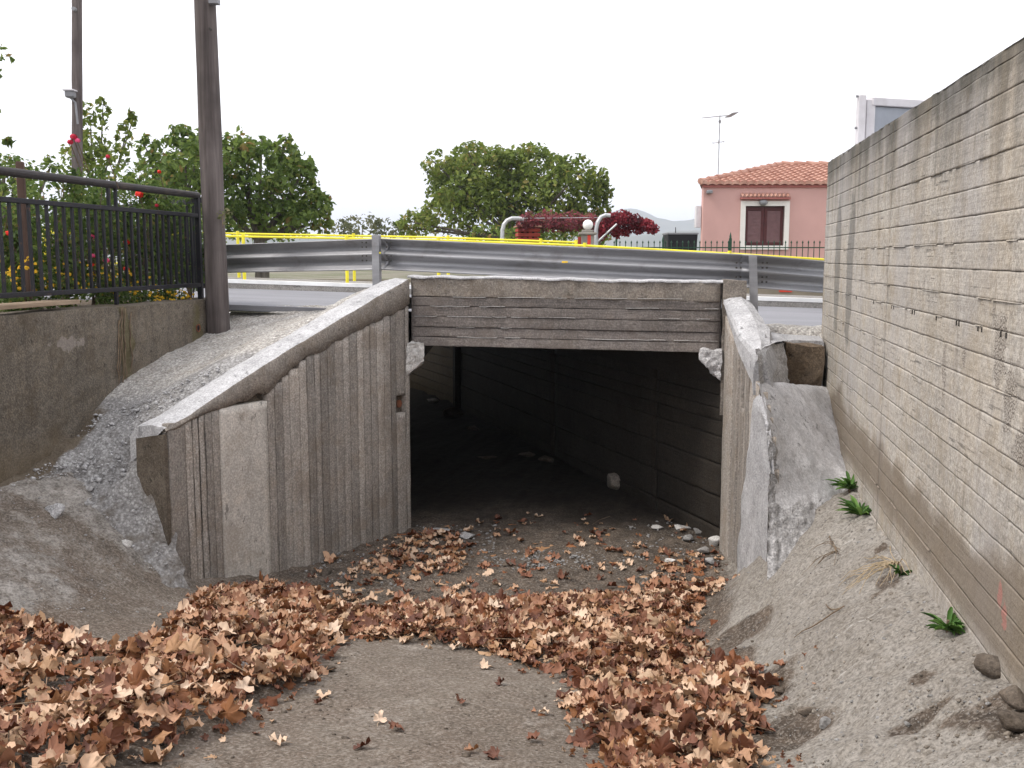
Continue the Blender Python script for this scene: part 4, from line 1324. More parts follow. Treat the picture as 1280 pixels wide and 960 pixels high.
# ------------------------------------------------------------------ iron fence, poles
def left_fence():
    X = -5.14
    root = thing('iron_fence', 'black iron fence with thick top pipe standing on the grey garden wall', 'fence', (X, 8, 2.2))
    y1 = 9.84; y0 = 4.6
    def Y(px, py=300): return float(on_x(px, py, X)[1])
    zt, zm, zl = 3.245, 3.035, 2.315
    def bar(name, z, w, h, mat):
        MB().box((X, (y0 + y1) / 2, z), (w, y1 - y0, h), 0, .004).build(name, mat, root)
    MB().tube([(X, y0, zt), (X, y1 + .02, zt)], .034, 12).build('top_pipe', M['rust_iron'], root)
    bar('middle_rail', zm, .04, .04, M['black_iron'])
    bar('bottom_rail', zl, .04, .04, M['black_iron'])
    pm = MB().box((X, y1, 2.72), (.05, .05, 1.1), 0, .004)
    pm.build('end_post', M['black_iron'], root)
    for px in (138, 147):
        MB().box((X, Y(px), (zt + zm) / 2), (.025, .025, zt - zm), 0).build('strut', M['black_iron'], root)
    MB().box((X, Y(142), 2.25), (.03, .03, .14)).build('foot', M['black_iron'], root)
    ym = Y(142)
    ys = []
    y = y0 + .05
    while y < y1 - .05:
        ys.append(y); y += .112
    me = None
    for y in ys:
        if me is None:
            o = MB().box((X, y, (zm + zl) / 2), (.022, .022, zm - zl - .04), 0).build('picket', M['black_iron'], root)
            me = o; yb = y
        else:
            c = me.copy(); COL.objects.link(c); c.parent = root
            c.location = (0, y - yb, 0)
    # the return towards the road
    rt = thing('iron_fence', 'short black iron fence return behind the corner post beside the wooden pole', 'fence', (X - .8, 10.2, 2.2))
    A = np.array((X - .03, y1 + .12)); B = np.array((X - 1.75, y1 + 1.35))
    ang = math.atan2(B[1] - A[1], B[0] - A[0]); Ln = float(np.linalg.norm(B - A))
    mid = (A + B) / 2
    for nm, z in (('top_rail', 3.2), ('bottom_rail', 2.3)):
        MB().box((mid[0], mid[1], z), (Ln, .04, .05), ang).build(nm, M['black_iron'], rt)
    p0 = None
    for q in np.arange(.08, 1, .065):
        c = A + (B - A) * q
        if p0 is None:
            p0 = MB().box((c[0], c[1], 2.75), (.02, .02, .86), ang).build('picket', M['black_iron'], rt); c0 = c
        else:
            k = p0.copy(); COL.objects.link(k); k.parent = rt; k.location = (c[0] - c0[0], c[1] - c0[1], 0)
    MB().box((B[0], B[1], 2.7), (.04, .04, 1.1), ang).build('end_post', M['black_iron'], rt)
    # plank lying on the wall
    a, b = on_x(-40, 386, -5.08), on_x(95, 377, -5.08)
    pl = MB().box((-5.13, (a[1] + b[1]) / 2, 2.235), (.2, b[1] - a[1], .035), .02, .003).build('wooden_plank', M['plank'], None, (-5.13, (a[1] + b[1]) / 2, 2.2))
    tag(pl, 'pale wooden plank lying on the grey wall under the iron fence', 'plank')
left_fence()

def pole(name, label, px_b, py_b, px_t, py_t, d, r0, r1, zb, ext, mat, cat='utility pole', nseg=26, seed=0):
    B = at(px_b, py_b, d); T = at(px_t, py_t, d)
    dirv = (T - B) / (T[2] - B[2])
    base = B + dirv * (zb - B[2])
    root = thing(name, label, cat, tuple(base))
    H = T[2] + ext - zb
    V = []
    n = 16
    for i in range(nseg + 1):
        q = i / nseg
        c = base + dirv * H * q
        rr = r0 + (r1 - r0) * q
        for k in range(n):
            a = 2 * math.pi * k / n
            p = np.array((math.cos(a), math.sin(a), 0))
            wob = 1 + .06 * float(fbm(np.array([p * 2 + np.array((0, 0, q * H * .9))]), 1, 3, seed)[0])
            V.append(c + p * rr * wob)
    Fc = [(i * n + k, i * n + (k + 1) % n, (i + 1) * n + (k + 1) % n, (i + 1) * n + k) for i in range(nseg) for k in range(n)]
    Fc += [tuple(range(n - 1, -1, -1)), tuple(range(nseg * n, nseg * n + n))]
    obj('shaft', V, Fc, mat, root, smooth_shade=True)
    return root, base, dirv

pr, pb, pd = pole('utility_pole', 'leaning weathered wooden utility pole at the end of the iron fence', 272, 390, 256, 0, 10.45, .120, .090, 1.7, 2.6, M['pole_wood'], seed=2)
P = at(268, 2, 10.35)
MB().box(tuple(P), (.09, .10, .05), AL).build('bracket', M['lamp_grey'], pr)
P = at(264, 37, 10.34)
MB().tube([P, P - FV * .05], .012, 6).build('bolt', M['bolt'], pr)
pr2, pb2, pd2 = pole('lamp_pole', 'distant straight wooden pole carrying a small street light, at far left', 97, 300, 96, 0, 18.0, .098, .08, 1.9, 2.5, M['pole_wood'], seed=6)
P = at(88, 118, 17.85)
lm = MB().box(tuple(P), (.15, .16, .12), AL, .02).build('lamp_head', M['lamp_grey'], pr2)
MB().box(tuple(P + UP * .065), (.19, .2, .02), AL).build('lamp_hood', M['white_paint'], pr2)
MB().tube([P + np.array((0, 0, -.06)), P + RV * .08 - UP * .14, P + RV * .1 - UP * .5], .018, 6).build('lamp_arm', M['lamp_grey'], pr2)
P = at(94, 12, 17.9)
MB().tube([P, P - FV * .08], .035, 8).build('insulator', M['lamp_grey'], pr2)
A = at(35, 370, 8.2); B = at(35, 218, 8.2)
tag(MB().box((A[0], A[1], (A[2] + B[2]) / 2), (.055, .055, B[2] - A[2] + .2), .3, .006).build('wooden_post', M['brown_post'], None, (A[0], A[1], 2.1)), 'slim brown wooden post among the roses behind the iron fence', 'post')

# ------------------------------------------------------------------ guardrail and yellow railings
def guardrail():
    root = thing('guardrail', 'galvanised steel crash barrier running over the underpass', 'guardrail', (-1.2, 9.7, 1.9))
    nodes = [at(205, 312, 11.9), at(286, 305.5, 11.1), at(470, 297.5, 9.95), at(937, 318, 9.35), at(1030, 326, 9.75), at(1100, 333, 10.3)]
    prof = [(0, -.31), (-.004, -.302), (.012, -.290), (.066, -.252), (.080, -.228), (.068, -.203), (.014, -.172), (0, -.155), (.014, -.138), (.068, -.107), (.080, -.082), (.066, -.058), (.012, -.02), (-.004, -.008), (0, 0)]
    def seg(pts, shift=0.0):
        V = []
        for i, p in enumerate(pts):
            t = pts[min(i + 1, len(pts) - 1)] - pts[max(0, i - 1)]
            t[2] = 0
            t /= np.linalg.norm(t)
            nr = np.array((-t[1], t[0], 0))
            if nr[1] < 0: nr = -nr
            for o, z in prof: V.append(p + nr * (o + shift) + UP * z)
        o = obj('rail', V, grid_faces(len(pts), len(prof)), M['steel'], root, smooth_shade=True)
        md = o.modifiers.new('thickness', 'SOLIDIFY'); md.thickness = .004
        return o
    def lerp(a, b, n): return [a + (b - a) * k for k in np.linspace(0, 1, n)]
    seg(lerp(nodes[0], nodes[1], 4)[:-1] + lerp(nodes[1], nodes[2] + (nodes[3] - nodes[2]) * .02, 10))
    seg(lerp(nodes[2], at(890, 315.8, 9.40), 14)[:-1] + [at(890, 315.8, 9.40), at(915, 317, 9.375), at(937, 318, 9.37), at(950, 318.9, 9.385)], .005)
    seg([at(928, 317.6, 9.37), at(945, 318.6, 9.375), at(960, 319.8, 9.41), at(985, 322.0, 9.50), at(1030, 326, 9.70), at(1100, 333, 10.1)])
    for px, py, top, d, lean in ((470, 294, 2.81, 9.86, 0.0), (941, 319, 2.60, 9.25, .045)):
        p = at(px, py, d)
        zb = 1.75
        ang = math.atan2((nodes[3] - nodes[2])[1], (nodes[3] - nodes[2])[0])
        V = []
        poly = [(-.035, -.03), (.035, -.03), (.035, .05), (.029, .05), (.029, -.024), (-.029, -.024), (-.029, .05), (-.035, .05)]
        for z in (zb, p[2] + .0):
            for x, y in poly:
                xx = x + lean * (1 - (z - zb) / (p[2] - zb)) * 1.0
                V.append((p[0] + xx * math.cos(ang) - y * math.sin(ang), p[1] + xx * math.sin(ang) + y * math.cos(ang), z))
        n = 8
        Fc = [(i, (i + 1) % n, n + (i + 1) % n, n + i) for i in range(n)] + [tuple(range(n, 2 * n))]
        pst = obj('post', V, Fc, M['steel'], root)
        for dx in (-.14, -.1, .1, .14):
            for dz in (-.07, -.115, -.2, -.245):
                q = p + RV * dx + UP * dz - FV * (-.04)
                MB().tube([q, q - FV * .018], .009, 6).build('bolt', M['bolt'], root)
    q = at(706, 327.5, 9.5)
    MB().box(tuple(q), (.055, .012, .016), AL).build('reflector', M['petal_yellow'], root)
    q = at(475, 316, 9.78)
    MB().box(tuple(q), (.012, .012, .016), AL).build('reflector', M['yellow'], root)
guardrail()

def yellow_rail(label, pts, post_px, low=True):
    """pts: top-rail control points (px, py, d)"""
    P = [at(*p) for p in pts]
    root = thing('yellow_railing', label, 'railing', (P[0][0], P[0][1], 2.1))
    MB().tube(P, .020, 8).build('top_rail', M['yellow'], root)
    if low: MB().tube([p - UP * .62 for p in P], .02, 8).build('bottom_rail', M['yellow'], root)
    for px in post_px:
        xs = [q[0] for q in pts]
        py = float(np.interp(px, xs, [q[1] for q in pts])); d = float(np.interp(px, xs, [q[2] for q in pts]))
        c = at(px, py, d)
        zb = float(road_z(c[0], c[1])) + .14
        MB().tube([(c[0], c[1], zb), (c[0], c[1], c[2] + .05)], .032, 8).build('post', M['yellow'], root)
yellow_rail('yellow pipe railing reaching right past the pink house, across the road', [(60, 291, 18.7), (285, 295.2, 18.5), (540, 300, 18.15), (732, 307, 17.9), (912, 317, 17.65), (1040, 325, 17.5), (1200, 334, 17.3)], (-0, 120, 304, 433, 548, 731, 912, 1093), False)
yellow_rail('yellow pipe railing ending at the globe-lamp pillar, across the road', [(60, 289.5, 20.4), (285, 291.8, 20.2), (540, 296.6, 20.0), (722, 303, 19.8)], (55, 180, 297, 442, 560, 676, 720))

# ------------------------------------------------------------------ house and far yard
def bx(mb, r0, r1, f0, f1, z0, z1):
    c = loc_pt((r0 + r1) / 2, (f0 + f1) / 2, (z0 + z1) / 2)
    return mb.box(tuple(c), (r1 - r0, f1 - f0, z1 - z0), AL)

def px_r(px, d): return (px - 640) / F * d * (CT + .0)      # sideways metres near the horizon
def px_z(py, d): return float(at(640, py, d)[2])

def house():
    D = 30.0
    rl = px_r(877.5, D); 
    base = loc_pt(rl + 4, D + 3, 1.5)
    root = thing('pink_house', 'pink single-storey house with terracotta hip roof and brown shutters', 'house', tuple(base))
    ze = px_z(229, D); zw = px_z(236, D)
    rr = rl + 13
    DB = D + 6.8
    rlb = px_r(877.5, DB) + .25
    wx0, wx1 = px_r(930, D), px_r(978.5, D)
    wz0, wz1 = px_z(307, D), px_z(257.5, D)
    def pf(r, f): return tuple(loc_pt(r, f, 0)[:2])
    w = MB()
    # walls built round the window opening
    bx(w, rl, wx0, D, D + .3, 1.2, ze)
    bx(w, wx1, rr, D, D + .3, 1.2, ze)
    bx(w, wx0, wx1, D, D + .3, 1.2, wz0)
    bx(w, wx0, wx1, D, D + .3, wz1, ze)
    w.prism([pf(rl, D + .3), pf(rl + .3, D + .3), pf(rlb + .3, DB), pf(rlb, DB)], 1.2, ze)
    bx(w, rlb, rr, DB, DB + .3, 1.2, ze)
    bx(w, rr - .3, rr, D + .3, DB, 1.2, ze)
    w.build('wall', M['pink_wall'], root)
    c = MB()
    bx(c, rl - .04, rr, D - .05, D - .002, px_z(234.5, D), px_z(231, D))
    bx(c, rl - .09, rr, D - .11, D - .002, px_z(230.7, D), px_z(226.2, D))
    c.build('cornice', M['pink_trim'], root)
    # window: white surround, two brown louvred shutters
    fr = MB()
    a = .145
    bx(fr, wx0 - a, wx0, D - .05, D + .1, wz0 - a * .8, wz1 + a)
    bx(fr, wx1, wx1 + a, D - .05, D + .1, wz0 - a * .8, wz1 + a)
    bx(fr, wx0, wx1, D - .047, D + .1, wz1, wz1 + a)
    win = fr.build('window', M['white_trim'], root)
    bx(MB(), wx0, wx1, D - .08, D + .1, wz0 - a * .8, wz0).build('sill', M['white_trim'], win)
    bx(MB(), wx0, wx1, D + .2, D + .22, wz0, wz1).build('pane', M['black'], win)
    mid = (wx0 + wx1) / 2
    for x0, x1 in ((wx0 + .01, mid - .006), (mid + .006, wx1 - .01)):
        sh = MB()
        st = .085
        bx(sh, x0, x0 + st, D + .06, D + .1, wz0 + .01, wz1 - .01)
        bx(sh, x1 - st, x1, D + .06, D + .1, wz0 + .01, wz1 - .01)
        bx(sh, x0 + st, x1 - st, D + .062, D + .1, wz1 - .13, wz1 - .012)
        bx(sh, x0 + st, x1 - st, D + .062, D + .1, wz0 + .012, wz0 + .1)
        s = sh.build('shutter', M['brown_wood'], win)
        sl = MB()
        z = wz0 + .1
        while z < wz1 - .14:
            p0, p1 = loc_pt(x0 + st, D + .065, z), loc_pt(x1 - st, D + .065, z)
            q0, q1 = loc_pt(x0 + st, D + .09, z + .04), loc_pt(x1 - st, D + .09, z + .04)
            sl.add([p0, p1, q1, q0, p0 - UP * .008, p1 - UP * .008, q1 - UP * .008, q0 - UP * .008], [(0, 1, 2, 3), (7, 6, 5, 4), (0, 4, 5, 1), (3, 2, 6, 7)])
            z += .042
        o = sl.build('slats', M['slat'], win); tag(o, kind='stuff')
    # little tiled canopy over the window
    cn = MB()
    cx0, cx1 = px_r(923, D), px_r(984, D)
    zc0, zc1 = px_z(248, D), px_z(242, D)
    n = 12
    for i in range(n):
        x0 = cx0 + (cx1 - cx0) * i / n; x1 = cx0 + (cx1 - cx0) * (i + 1) / n
        A = [loc_pt(x0 + .01, D - .002, zc1), loc_pt((x0 + x1) / 2, D - .002, zc1 + .03), loc_pt(x1 - .01, D - .002, zc1)]
        B = [loc_pt(x0 + .01, D - .22, zc0 + .04), loc_pt((x0 + x1) / 2, D - .22, zc0 + .085), loc_pt(x1 - .01, D - .22, zc0 + .04)]
        C = [b - UP * .02 for b in B]
        cn.add(A + B + C, [(0, 3, 4, 1), (1, 4, 5, 2), (3, 6, 7, 4), (4, 7, 8, 5)])
    co = cn.build('window_canopy', M['tile'], root)
    bx(MB(), cx0, cx1, D - .18, D - .002, zc0 - .03, zc0 + .03).build('canopy_slab', M['pink_trim'], co)
    la = loc_pt(px_r(951, D), D - .1, px_z(252.5, D))
    MB().tube([la + RV * -.11, la + RV * -.06 - UP * .02, la + RV * .06 - UP * .02, la + RV * .11], [.05, .085, .085, .05], 8).build('wall_lamp', M['lamp_grey'], root)
    la = loc_pt(px_r(884, D), D - .1, px_z(240, D))
    MB().box(tuple(la), (.17, .2, .1), AL, .02).build('wall_lamp', M['lamp_grey'], root)
    bx(MB(), rl - .16, rl - .02, D + .2, D + .5, px_z(284, D), px_z(257, D)).build('meter_box', M['white_paint'], root)
    # roof: hipped, barrel tiles in courses
    e = .13
    FLe = loc_pt(rl - e, D - e, ze - .0); FRe = loc_pt(rr + e, D - e, ze)
    BLe = loc_pt(rlb - e, DB + e, ze); BRe = loc_pt(rr + e, DB + e, ze)
    Rl = at(977, 206.5, D + 3.4); Rr = Rl + RV * 6.5
    Rr[2] = Rl[2]
    def tiled(a, b, cx, dx, courses, wv):
        """quad a-b at the eaves, cx-dx at the ridge"""
        V, Fc = [], []
        Lab = float(np.linalg.norm(b - a))
        u = (b - a) / Lab
        nrm = np.cross(u, (cx - a)); nrm /= np.linalg.norm(nrm)
        if nrm[2] < 0: nrm = -nrm
        xl = float(np.dot(cx - a, u)); xr = float(np.dot(dx - a, u))
        up = (cx - a) - u * xl
        for k in range(courses):
            for side in (0, 1):
                q = (k + side) / courses
                lo, hi = xl * q, Lab + (xr - Lab) * q
                nn = int(Lab / wv * 6)
                row = []
                for i in range(nn + 1):
                    x = min(max(Lab * i / nn, lo), hi)
                    ph = 2 * math.pi * (x / wv)
                    hgt = .045 * abs(math.sin(ph / 2)) ** .7 + (.03 if side == 0 else -.012)
                    row.append(a + u * x + up * q + nrm * hgt)
                b0 = len(V)
                V += row
                if side == 1 or k > 0:
                    pv = b0 - (nn + 1)
                    for i in range(nn): Fc.append((pv + i, pv + i + 1, b0 + i + 1, b0 + i))
        V += [p - UP * .1 for p in V[:nn + 1]]
        b0 = len(V) - nn - 1
        Fc += [(i, b0 + i, b0 + i + 1, i + 1) for i in range(nn)]
        return V, Fc
    V, Fc = tiled(FLe, FRe, Rl, Rr, 11, .235)
    rf = MB().add(V, Fc).build('roof_tiles', M['tile'], root); tag(rf, kind='stuff')
    V, Fc = tiled(BLe, FLe, Rl, Rl, 11, .3)
    tag(MB().add(V, Fc).build('roof_tiles', M['tile'], root), kind='stuff')
    V, Fc = tiled(BRe, BLe, Rr, Rl, 11, .5)
    tag(MB().add(V, Fc).build('roof_tiles', M['tile'], root), kind='stuff')
    V, Fc = tiled(FRe, BRe, Rr, Rr, 11, .5)
    tag(MB().add(V, Fc).build('roof_tiles', M['tile'], root), kind='stuff')
    rd = MB()
    def caps(A, B, nm):
        for i in range(nm):
            p, q = A + (B - A) * (i / nm), A + (B - A) * ((i + 1.12) / nm)
            rd.tube([p + UP * .05, q + UP * .025], [.095, .07], 8)
    caps(FLe, Rl, 11); caps(Rl, Rr, 16); caps(BLe, Rl, 11)
    tag(rd.build('ridge_tiles', M['tile'], root), kind='stuff')
    # aerial on the roof
    A = at(897.5, 222, 31.5); B = at(900, 144, 31.5)
    ar = thing('television_aerial', 'thin television aerial on a mast above the left end of the tiled roof', 'aerial', tuple(A))
    MB().tube([A, B], .018, 6).build('mast', M['steel'], ar)
    b0, b1 = at(877, 147.5, 31.2), at(918, 143.5, 31.8)
    MB().tube([b0, b1], .016, 6).build('boom', M['steel'], ar)
    dv = (b1 - b0) / np.linalg.norm(b1 - b0)
    cr = np.cross(dv, UP)
    el = MB()
    for k in range(9):
        p = b0 + (b1 - b0) * (k / 9 * .95)
        el.tube([p - cr * .14, p + cr * .14], .006, 5)
    for k in range(5):
        p = b1 - dv * (.22 * k / 4) 
        el.tube([p - UP * .05 - cr * .2, p + UP * .06 + cr * .2], .012, 5)
    el.build('elements', M['steel'], ar)
    c0, c1 = at(891, 179, 31.4), at(905, 177, 31.6)
    MB().tube([c0, c1], .014, 6).build('boom', M['steel'], ar)
    e2 = MB()
    for q in (0, .5, 1):
        p = c0 + (c1 - c0) * q
        e2.tube([p - UP * .05, p + UP * .06], .01, 5)
    e2.build('elements', M['steel'], ar)
    MB().box(tuple(at(899.8, 152, 31.5)), (.07, .05, .09), AL).build('junction_box', M['lamp_grey'], ar)
house()

def yard():
    D = 26.0
    fr = thing('picket_fence', 'thin green iron fence with spear tips in front of the pink house', 'fence', tuple(loc_pt(5, D, 1.6)))
    r0, r1 = px_r(765, D), px_r(1150, D)
    zr = px_z(309.5, D); zt = px_z(300.5, D)
    for nm, z in (('top_rail', zr), ('bottom_rail', zr - 1.0)):
        bx(MB(), r0, r1, D - .012, D + .012, z - .014, z + .014).build(nm, M['green_iron'], fr)
    first = None
    r = r0 + .05
    while r < r1:
        if first is None:
            P = loc_pt(r, D - .02, 0)
            m = MB().tube([P + UP * (zr - 1.05), P + UP * (zt - .07)], .011, 5)
            m.tube([P + UP * (zt - .085), P + UP * (zt - .05), P + UP * zt], [.010, .024, .002], 5)
            first = m.build('picket', M['green_iron'], fr); rf = r
        else:
            c = first.copy(); COL.objects.link(c); c.parent = fr; c.location = tuple(RV * (r - rf))
        r += .147
    for px in (770, 828, 912, 1045):
        rr = px_r(px, D)
        m = bx(MB(), rr - .035 if px == 912 else rr - .02, rr + .035 if px == 912 else rr + .02, D - .06, D - .022, zr - 1.1, px_z(298 if px == 912 else 303, D))
        P = loc_pt(rr, D - .04, px_z(298 if px == 912 else 303, D))
        m.tube([P, P + UP * .06, P + UP * .16], [.03, .03, .004], 6)
        m.build('post', M['green_iron'], fr)
    lw = bx(MB(), px_r(250, D), r1 + .5, D - .1, D + .12, 1.2, px_z(349, D)).build('low_wall', M['low_wall'], None, tuple(loc_pt(3, D, 1.5)))
    tag(lw, 'low brown garden wall under the green iron fence', 'wall')
    bx(MB(), px_r(974, D), px_r(990, D), D - .115, D - .102, px_z(365, D), px_z(359, D)).build('paint_mark', M['red_mark'], lw)
    # black bin-like box with a pale rim
    d = 27.5
    bn = thing('black_container', 'black flared container with pale rim behind the green fence, left of the house', 'container', tuple(loc_pt(px_r(852, d), d + .4, 1.7)))
    z1, z0 = px_z(293, d), 1.5
    ra, rb = px_r(834.5, d), px_r(871.5, d)
    ri, rj = px_r(838, d), px_r(868, d)
    V = [loc_pt(ri, d + .1, z0), loc_pt(rj, d + .1, z0), loc_pt(rj, d + .8, z0), loc_pt(ri, d + .8, z0), loc_pt(ra, d, z1), loc_pt(rb, d, z1), loc_pt(rb, d + .9, z1), loc_pt(ra, d + .9, z1)]
    obj('body', V, [(3, 2, 1, 0), (4, 5, 6, 7), (0, 1, 5, 4), (1, 2, 6, 5), (2, 3, 7, 6), (3, 0, 4, 7)], M['black'], bn)
    bx(MB(), ra - .02, rb + .02, d - .03, d + .93, z1 + .002, z1 + .045).build('rim', M['lamp_grey'], bn)
    MB().tube([loc_pt(px_r(846, d), d + .3, z1 + .04), loc_pt(px_r(846, d), d + .3, z1 + .2)], .012, 5).build('rod', M['black_iron'], bn)
    # red clay chimney of a garden oven
    d = 22.5
    ch = thing('oven_chimney', 'red clay tiered chimney with a pyramid cap, left of the globe lamp', 'chimney', tuple(loc_pt(px_r(659.5, d), d, 1.7)))
    rc = px_r(659.5, d)
    zb = px_z(301, d)
    MB().box(tuple(loc_pt(rc, d, (1.6 + zb) / 2)), (.38, .38, zb - 1.6 + .02), AL + .5).build('stack', M['red_brick'], ch)
    for k, (ya, yb) in enumerate(((302, 297.6), (296, 291.6), (290, 285.8))):
        z0, z1 = px_z(ya, d), px_z(yb, d)
        MB().box(tuple(loc_pt(rc, d, (z0 + z1) / 2)), (.50, .50, z1 - z0), AL + .12, .01).build('tier', M['red_brick'], ch)
        m = MB()
        for sx in (-.19, -.06, .06, .19):
            for sy in (-.19, .19):
                for a, b in ((sx, sy), (sy, sx)):
                    m.box(tuple(loc_pt(rc + a * .95, d + b * .95, z1 + .014)), (.07, .07, .04), AL)
        tag(m.build('spacers', M['red_brick'], ch), kind='stuff')
    MB().box(tuple(loc_pt(rc, d, (px_z(302, d) + px_z(284, d)) / 2)), (.3, .3, px_z(284, d) - px_z(302, d)), AL).build('flue', M['black'], ch)
    z0, z1 = px_z(284.2, d), px_z(277.8, d)
    q = AL + .12
    V = [loc_pt(rc, d, 0) + np.array((math.cos(q + math.pi / 4 + i * math.pi / 2) * .40, math.sin(q + math.pi / 4 + i * math.pi / 2) * .40, z)) for z in (z0, z0 + .025) for i in range(4)]
    V.append(loc_pt(rc, d, z1))
    obj('cap', V, [(3, 2, 1, 0), (0, 1, 5, 4), (1, 2, 6, 5), (2, 3, 7, 6), (3, 0, 4, 7), (4, 5, 8), (5, 6, 8), (6, 7, 8), (7, 4, 8)], M['tile'], ch)
    # gate pillar with globe lamp
    d = 21.0
    gp = thing('gate_pillar', 'square grey pillar with red stripe and white globe lamp on top', 'pillar', tuple(loc_pt(px_r(733, d), d, 1.7)))
    r = px_r(734, d)
    MB().box(tuple(loc_pt(r, d, (1.5 + px_z(293.5, d)) / 2)), (.26, .26, px_z(293.5, d) - 1.5), AL, .01).build('shaft', M['pillar'], gp)
    MB().box(tuple(loc_pt(r, d, px_z(292, d))), (.36, .36, .05), AL, .01).build('capital', M['pillar'], gp)
    MB().box(tuple(loc_pt(r - .005, d, px_z(289, d))), (.22, .22, .05), AL, .01).build('capital', M['pillar'], gp)
    bx(MB(), px_r(733.5, d), px_r(737.5, d), d - .137, d - .131, 1.7, px_z(294, d)).build('stripe', M['red_mark'], gp)
    bx(MB(), px_r(722.5, d), px_r(726, d), d - .05, d + .1, 1.7, px_z(296, d)).build('side_slab', M['red_brick'], gp)
    V, Fc = [], []
    c = loc_pt(px_r(734.5, d), d, px_z(281.2, d)); R = .108
    na, nb = 16, 24
    for i in range(na + 1):
        for j in range(nb):
            a, b = math.pi * i / na, 2 * math.pi * j / nb
            V.append(c + R * np.array((math.sin(a) * math.cos(b), math.sin(a) * math.sin(b), math.cos(a))))
    for i in range(na):
        for j in range(nb): Fc.append((i * nb + j, (i + 1) * nb + j, (i + 1) * nb + (j + 1) % nb, i * nb + (j + 1) % nb))
    obj('globe_lamp', V, Fc, M['globe'], gp, smooth_shade=True)
    MB().tube([c - UP * .16, c - UP * .09], .05, 10).build('lamp_collar', M['lamp_grey'], gp)
    # bent pipes of the pergola
    d = 21.8
    pg = thing('pergola', 'pergola of bent galvanised pipes carrying the red creeper', 'pergola', tuple(loc_pt(px_r(690, d), d, 1.7)))
    for pts in (((627.5, 335), (627.8, 300), (628, 288), (630, 280.5), (634, 275.5), (640, 273), (648, 273), (655, 274.5)), ((744.5, 335), (744.8, 304), (745.2, 287), (747, 278), (751, 271.5), (757, 268.8), (763, 269.5))):
        MB().tube([at(a, b, d) for a, b in pts], .045, 8).build('bent_pipe', M['pipe'], pg)
    MB().tube([at(745, 304, d), at(771, 280, d - .1)], .022, 6).build('brace', M['pipe'], pg)
    MB().tube([at(640, 273, d), at(748, 272, d + .3), at(815, 276, d + 1.2)], .007, 5).build('wire', M['pipe'], pg)
    MB().tube([at(650, 276, d + 1), at(700, 275, d + 1.5), at(820, 279, d + 2.5)], .012, 5).build('wire', M['pipe'], pg)
yard()

def shed():
    d = 15.0
    root = thing('grey_shed', 'white-framed grey sheet building rising behind the tall right wall', 'building', tuple(loc_pt(px_r(1075, d) + 2, d + 2, 2)))
    r = px_r(1060, d)
    zt = px_z(119, d)
    MB().box(tuple(loc_pt(r + .10, d, (zt + 1.8) / 2)), (.11, .12, zt - 1.8), AL, .01).build('corner_post', M['white_paint'], root)
    MB().box(tuple(loc_pt(r + .24, d + .02, (zt - .06 + 1.8) / 2)), (.13, .08, zt - 1.86), AL, .01).build('corner_flashing', M['white_paint'], root)
    ang = AL + math.radians(18)
    u = np.array((math.cos(ang), math.sin(ang), 0))
    O = loc_pt(r + .28, d + .05, 0)
    L = 4.6
    c = O + u * L / 2
    MB().box((c[0], c[1], (zt - .16 + 1.8) / 2), (L, .06, zt - 1.96), ang).build('sheet_wall', M['grey_panel'], root)
    MB().box((c[0], c[1], zt - .09), (L + .1, .16, .12), ang, .01).build('coping', M['white_paint'], root)
    w = np.array((O[0], O[1], 0)) / np.hypot(O[0], O[1])
    w = w + RV * .04
    w /= np.linalg.norm(w)
    c2 = O + w * 2
    MB().box((c2[0], c2[1], (zt - .1 + 1.8) / 2), (3.9, .06, zt - 1.9), math.atan2(w[1], w[0])).build('sheet_wall', M['grey_panel'], root)
    q4 = [O, O + u * L, O + u * L + w * 3.9, O + w * 3.9]
    MB().prism([q[:2] for q in q4], zt - .20, zt - .15).build('roof', M['grey_panel'], root)
    V = MB()
    for k in range(4):
        p = loc_pt(r + .04, d - .03, zt - .02 - k * .45)
        V.tube([p, p - RV * .03], .02, 6)
    V.build('bolts', M['lamp_grey'], root)
shed()

# ------------------------------------------------------------------ foliage
def leaves_mesh(C, Rr, n, size, seed, flat=0.4, shell=0.55, sway=0.25, aspect=0.55):
    """n folded leaf blades spread in the ellipsoid C, Rr (3 radii)"""
    g = np.random.default_rng(seed)
    v = g.normal(size=(n, 3)); v /= np.linalg.norm(v, axis=1)[:, None]
    rad = np.where(g.random(n) < shell, g.uniform(.78, 1.06, n), g.random(n) ** (1 / 2.2))
    lump = 1 + sway * fbm(v * 2.0 + seed, 1.3, 3, seed)
    P = C + v * (rad * lump)[:, None] * np.array(Rr)
    nr = v * .7 + g.normal(size=(n, 3)) * .75 + np.array((0, 0, flat))
    nr /= np.linalg.norm(nr, axis=1)[:, None]
    t = np.cross(nr, g.normal(size=(n, 3))); t /= np.linalg.norm(t, axis=1)[:, None] + 1e-9
    b = np.cross(nr, t)
    s = size * g.uniform(.6, 1.35, n)[:, None]
    fold = nr * s * .14
    a0, a1 = P - t * s * .5, P + t * s * .5
    m1 = P + b * s * aspect * .5 + fold; m2 = P - b * s * aspect * .5 + fold
    V = np.stack([a0, m1, a1, m2], 1).reshape(-1, 3)
    rnd = np.repeat(np.clip(g.normal(.5, .22, n), 0, 1), 4)
    return V, rnd

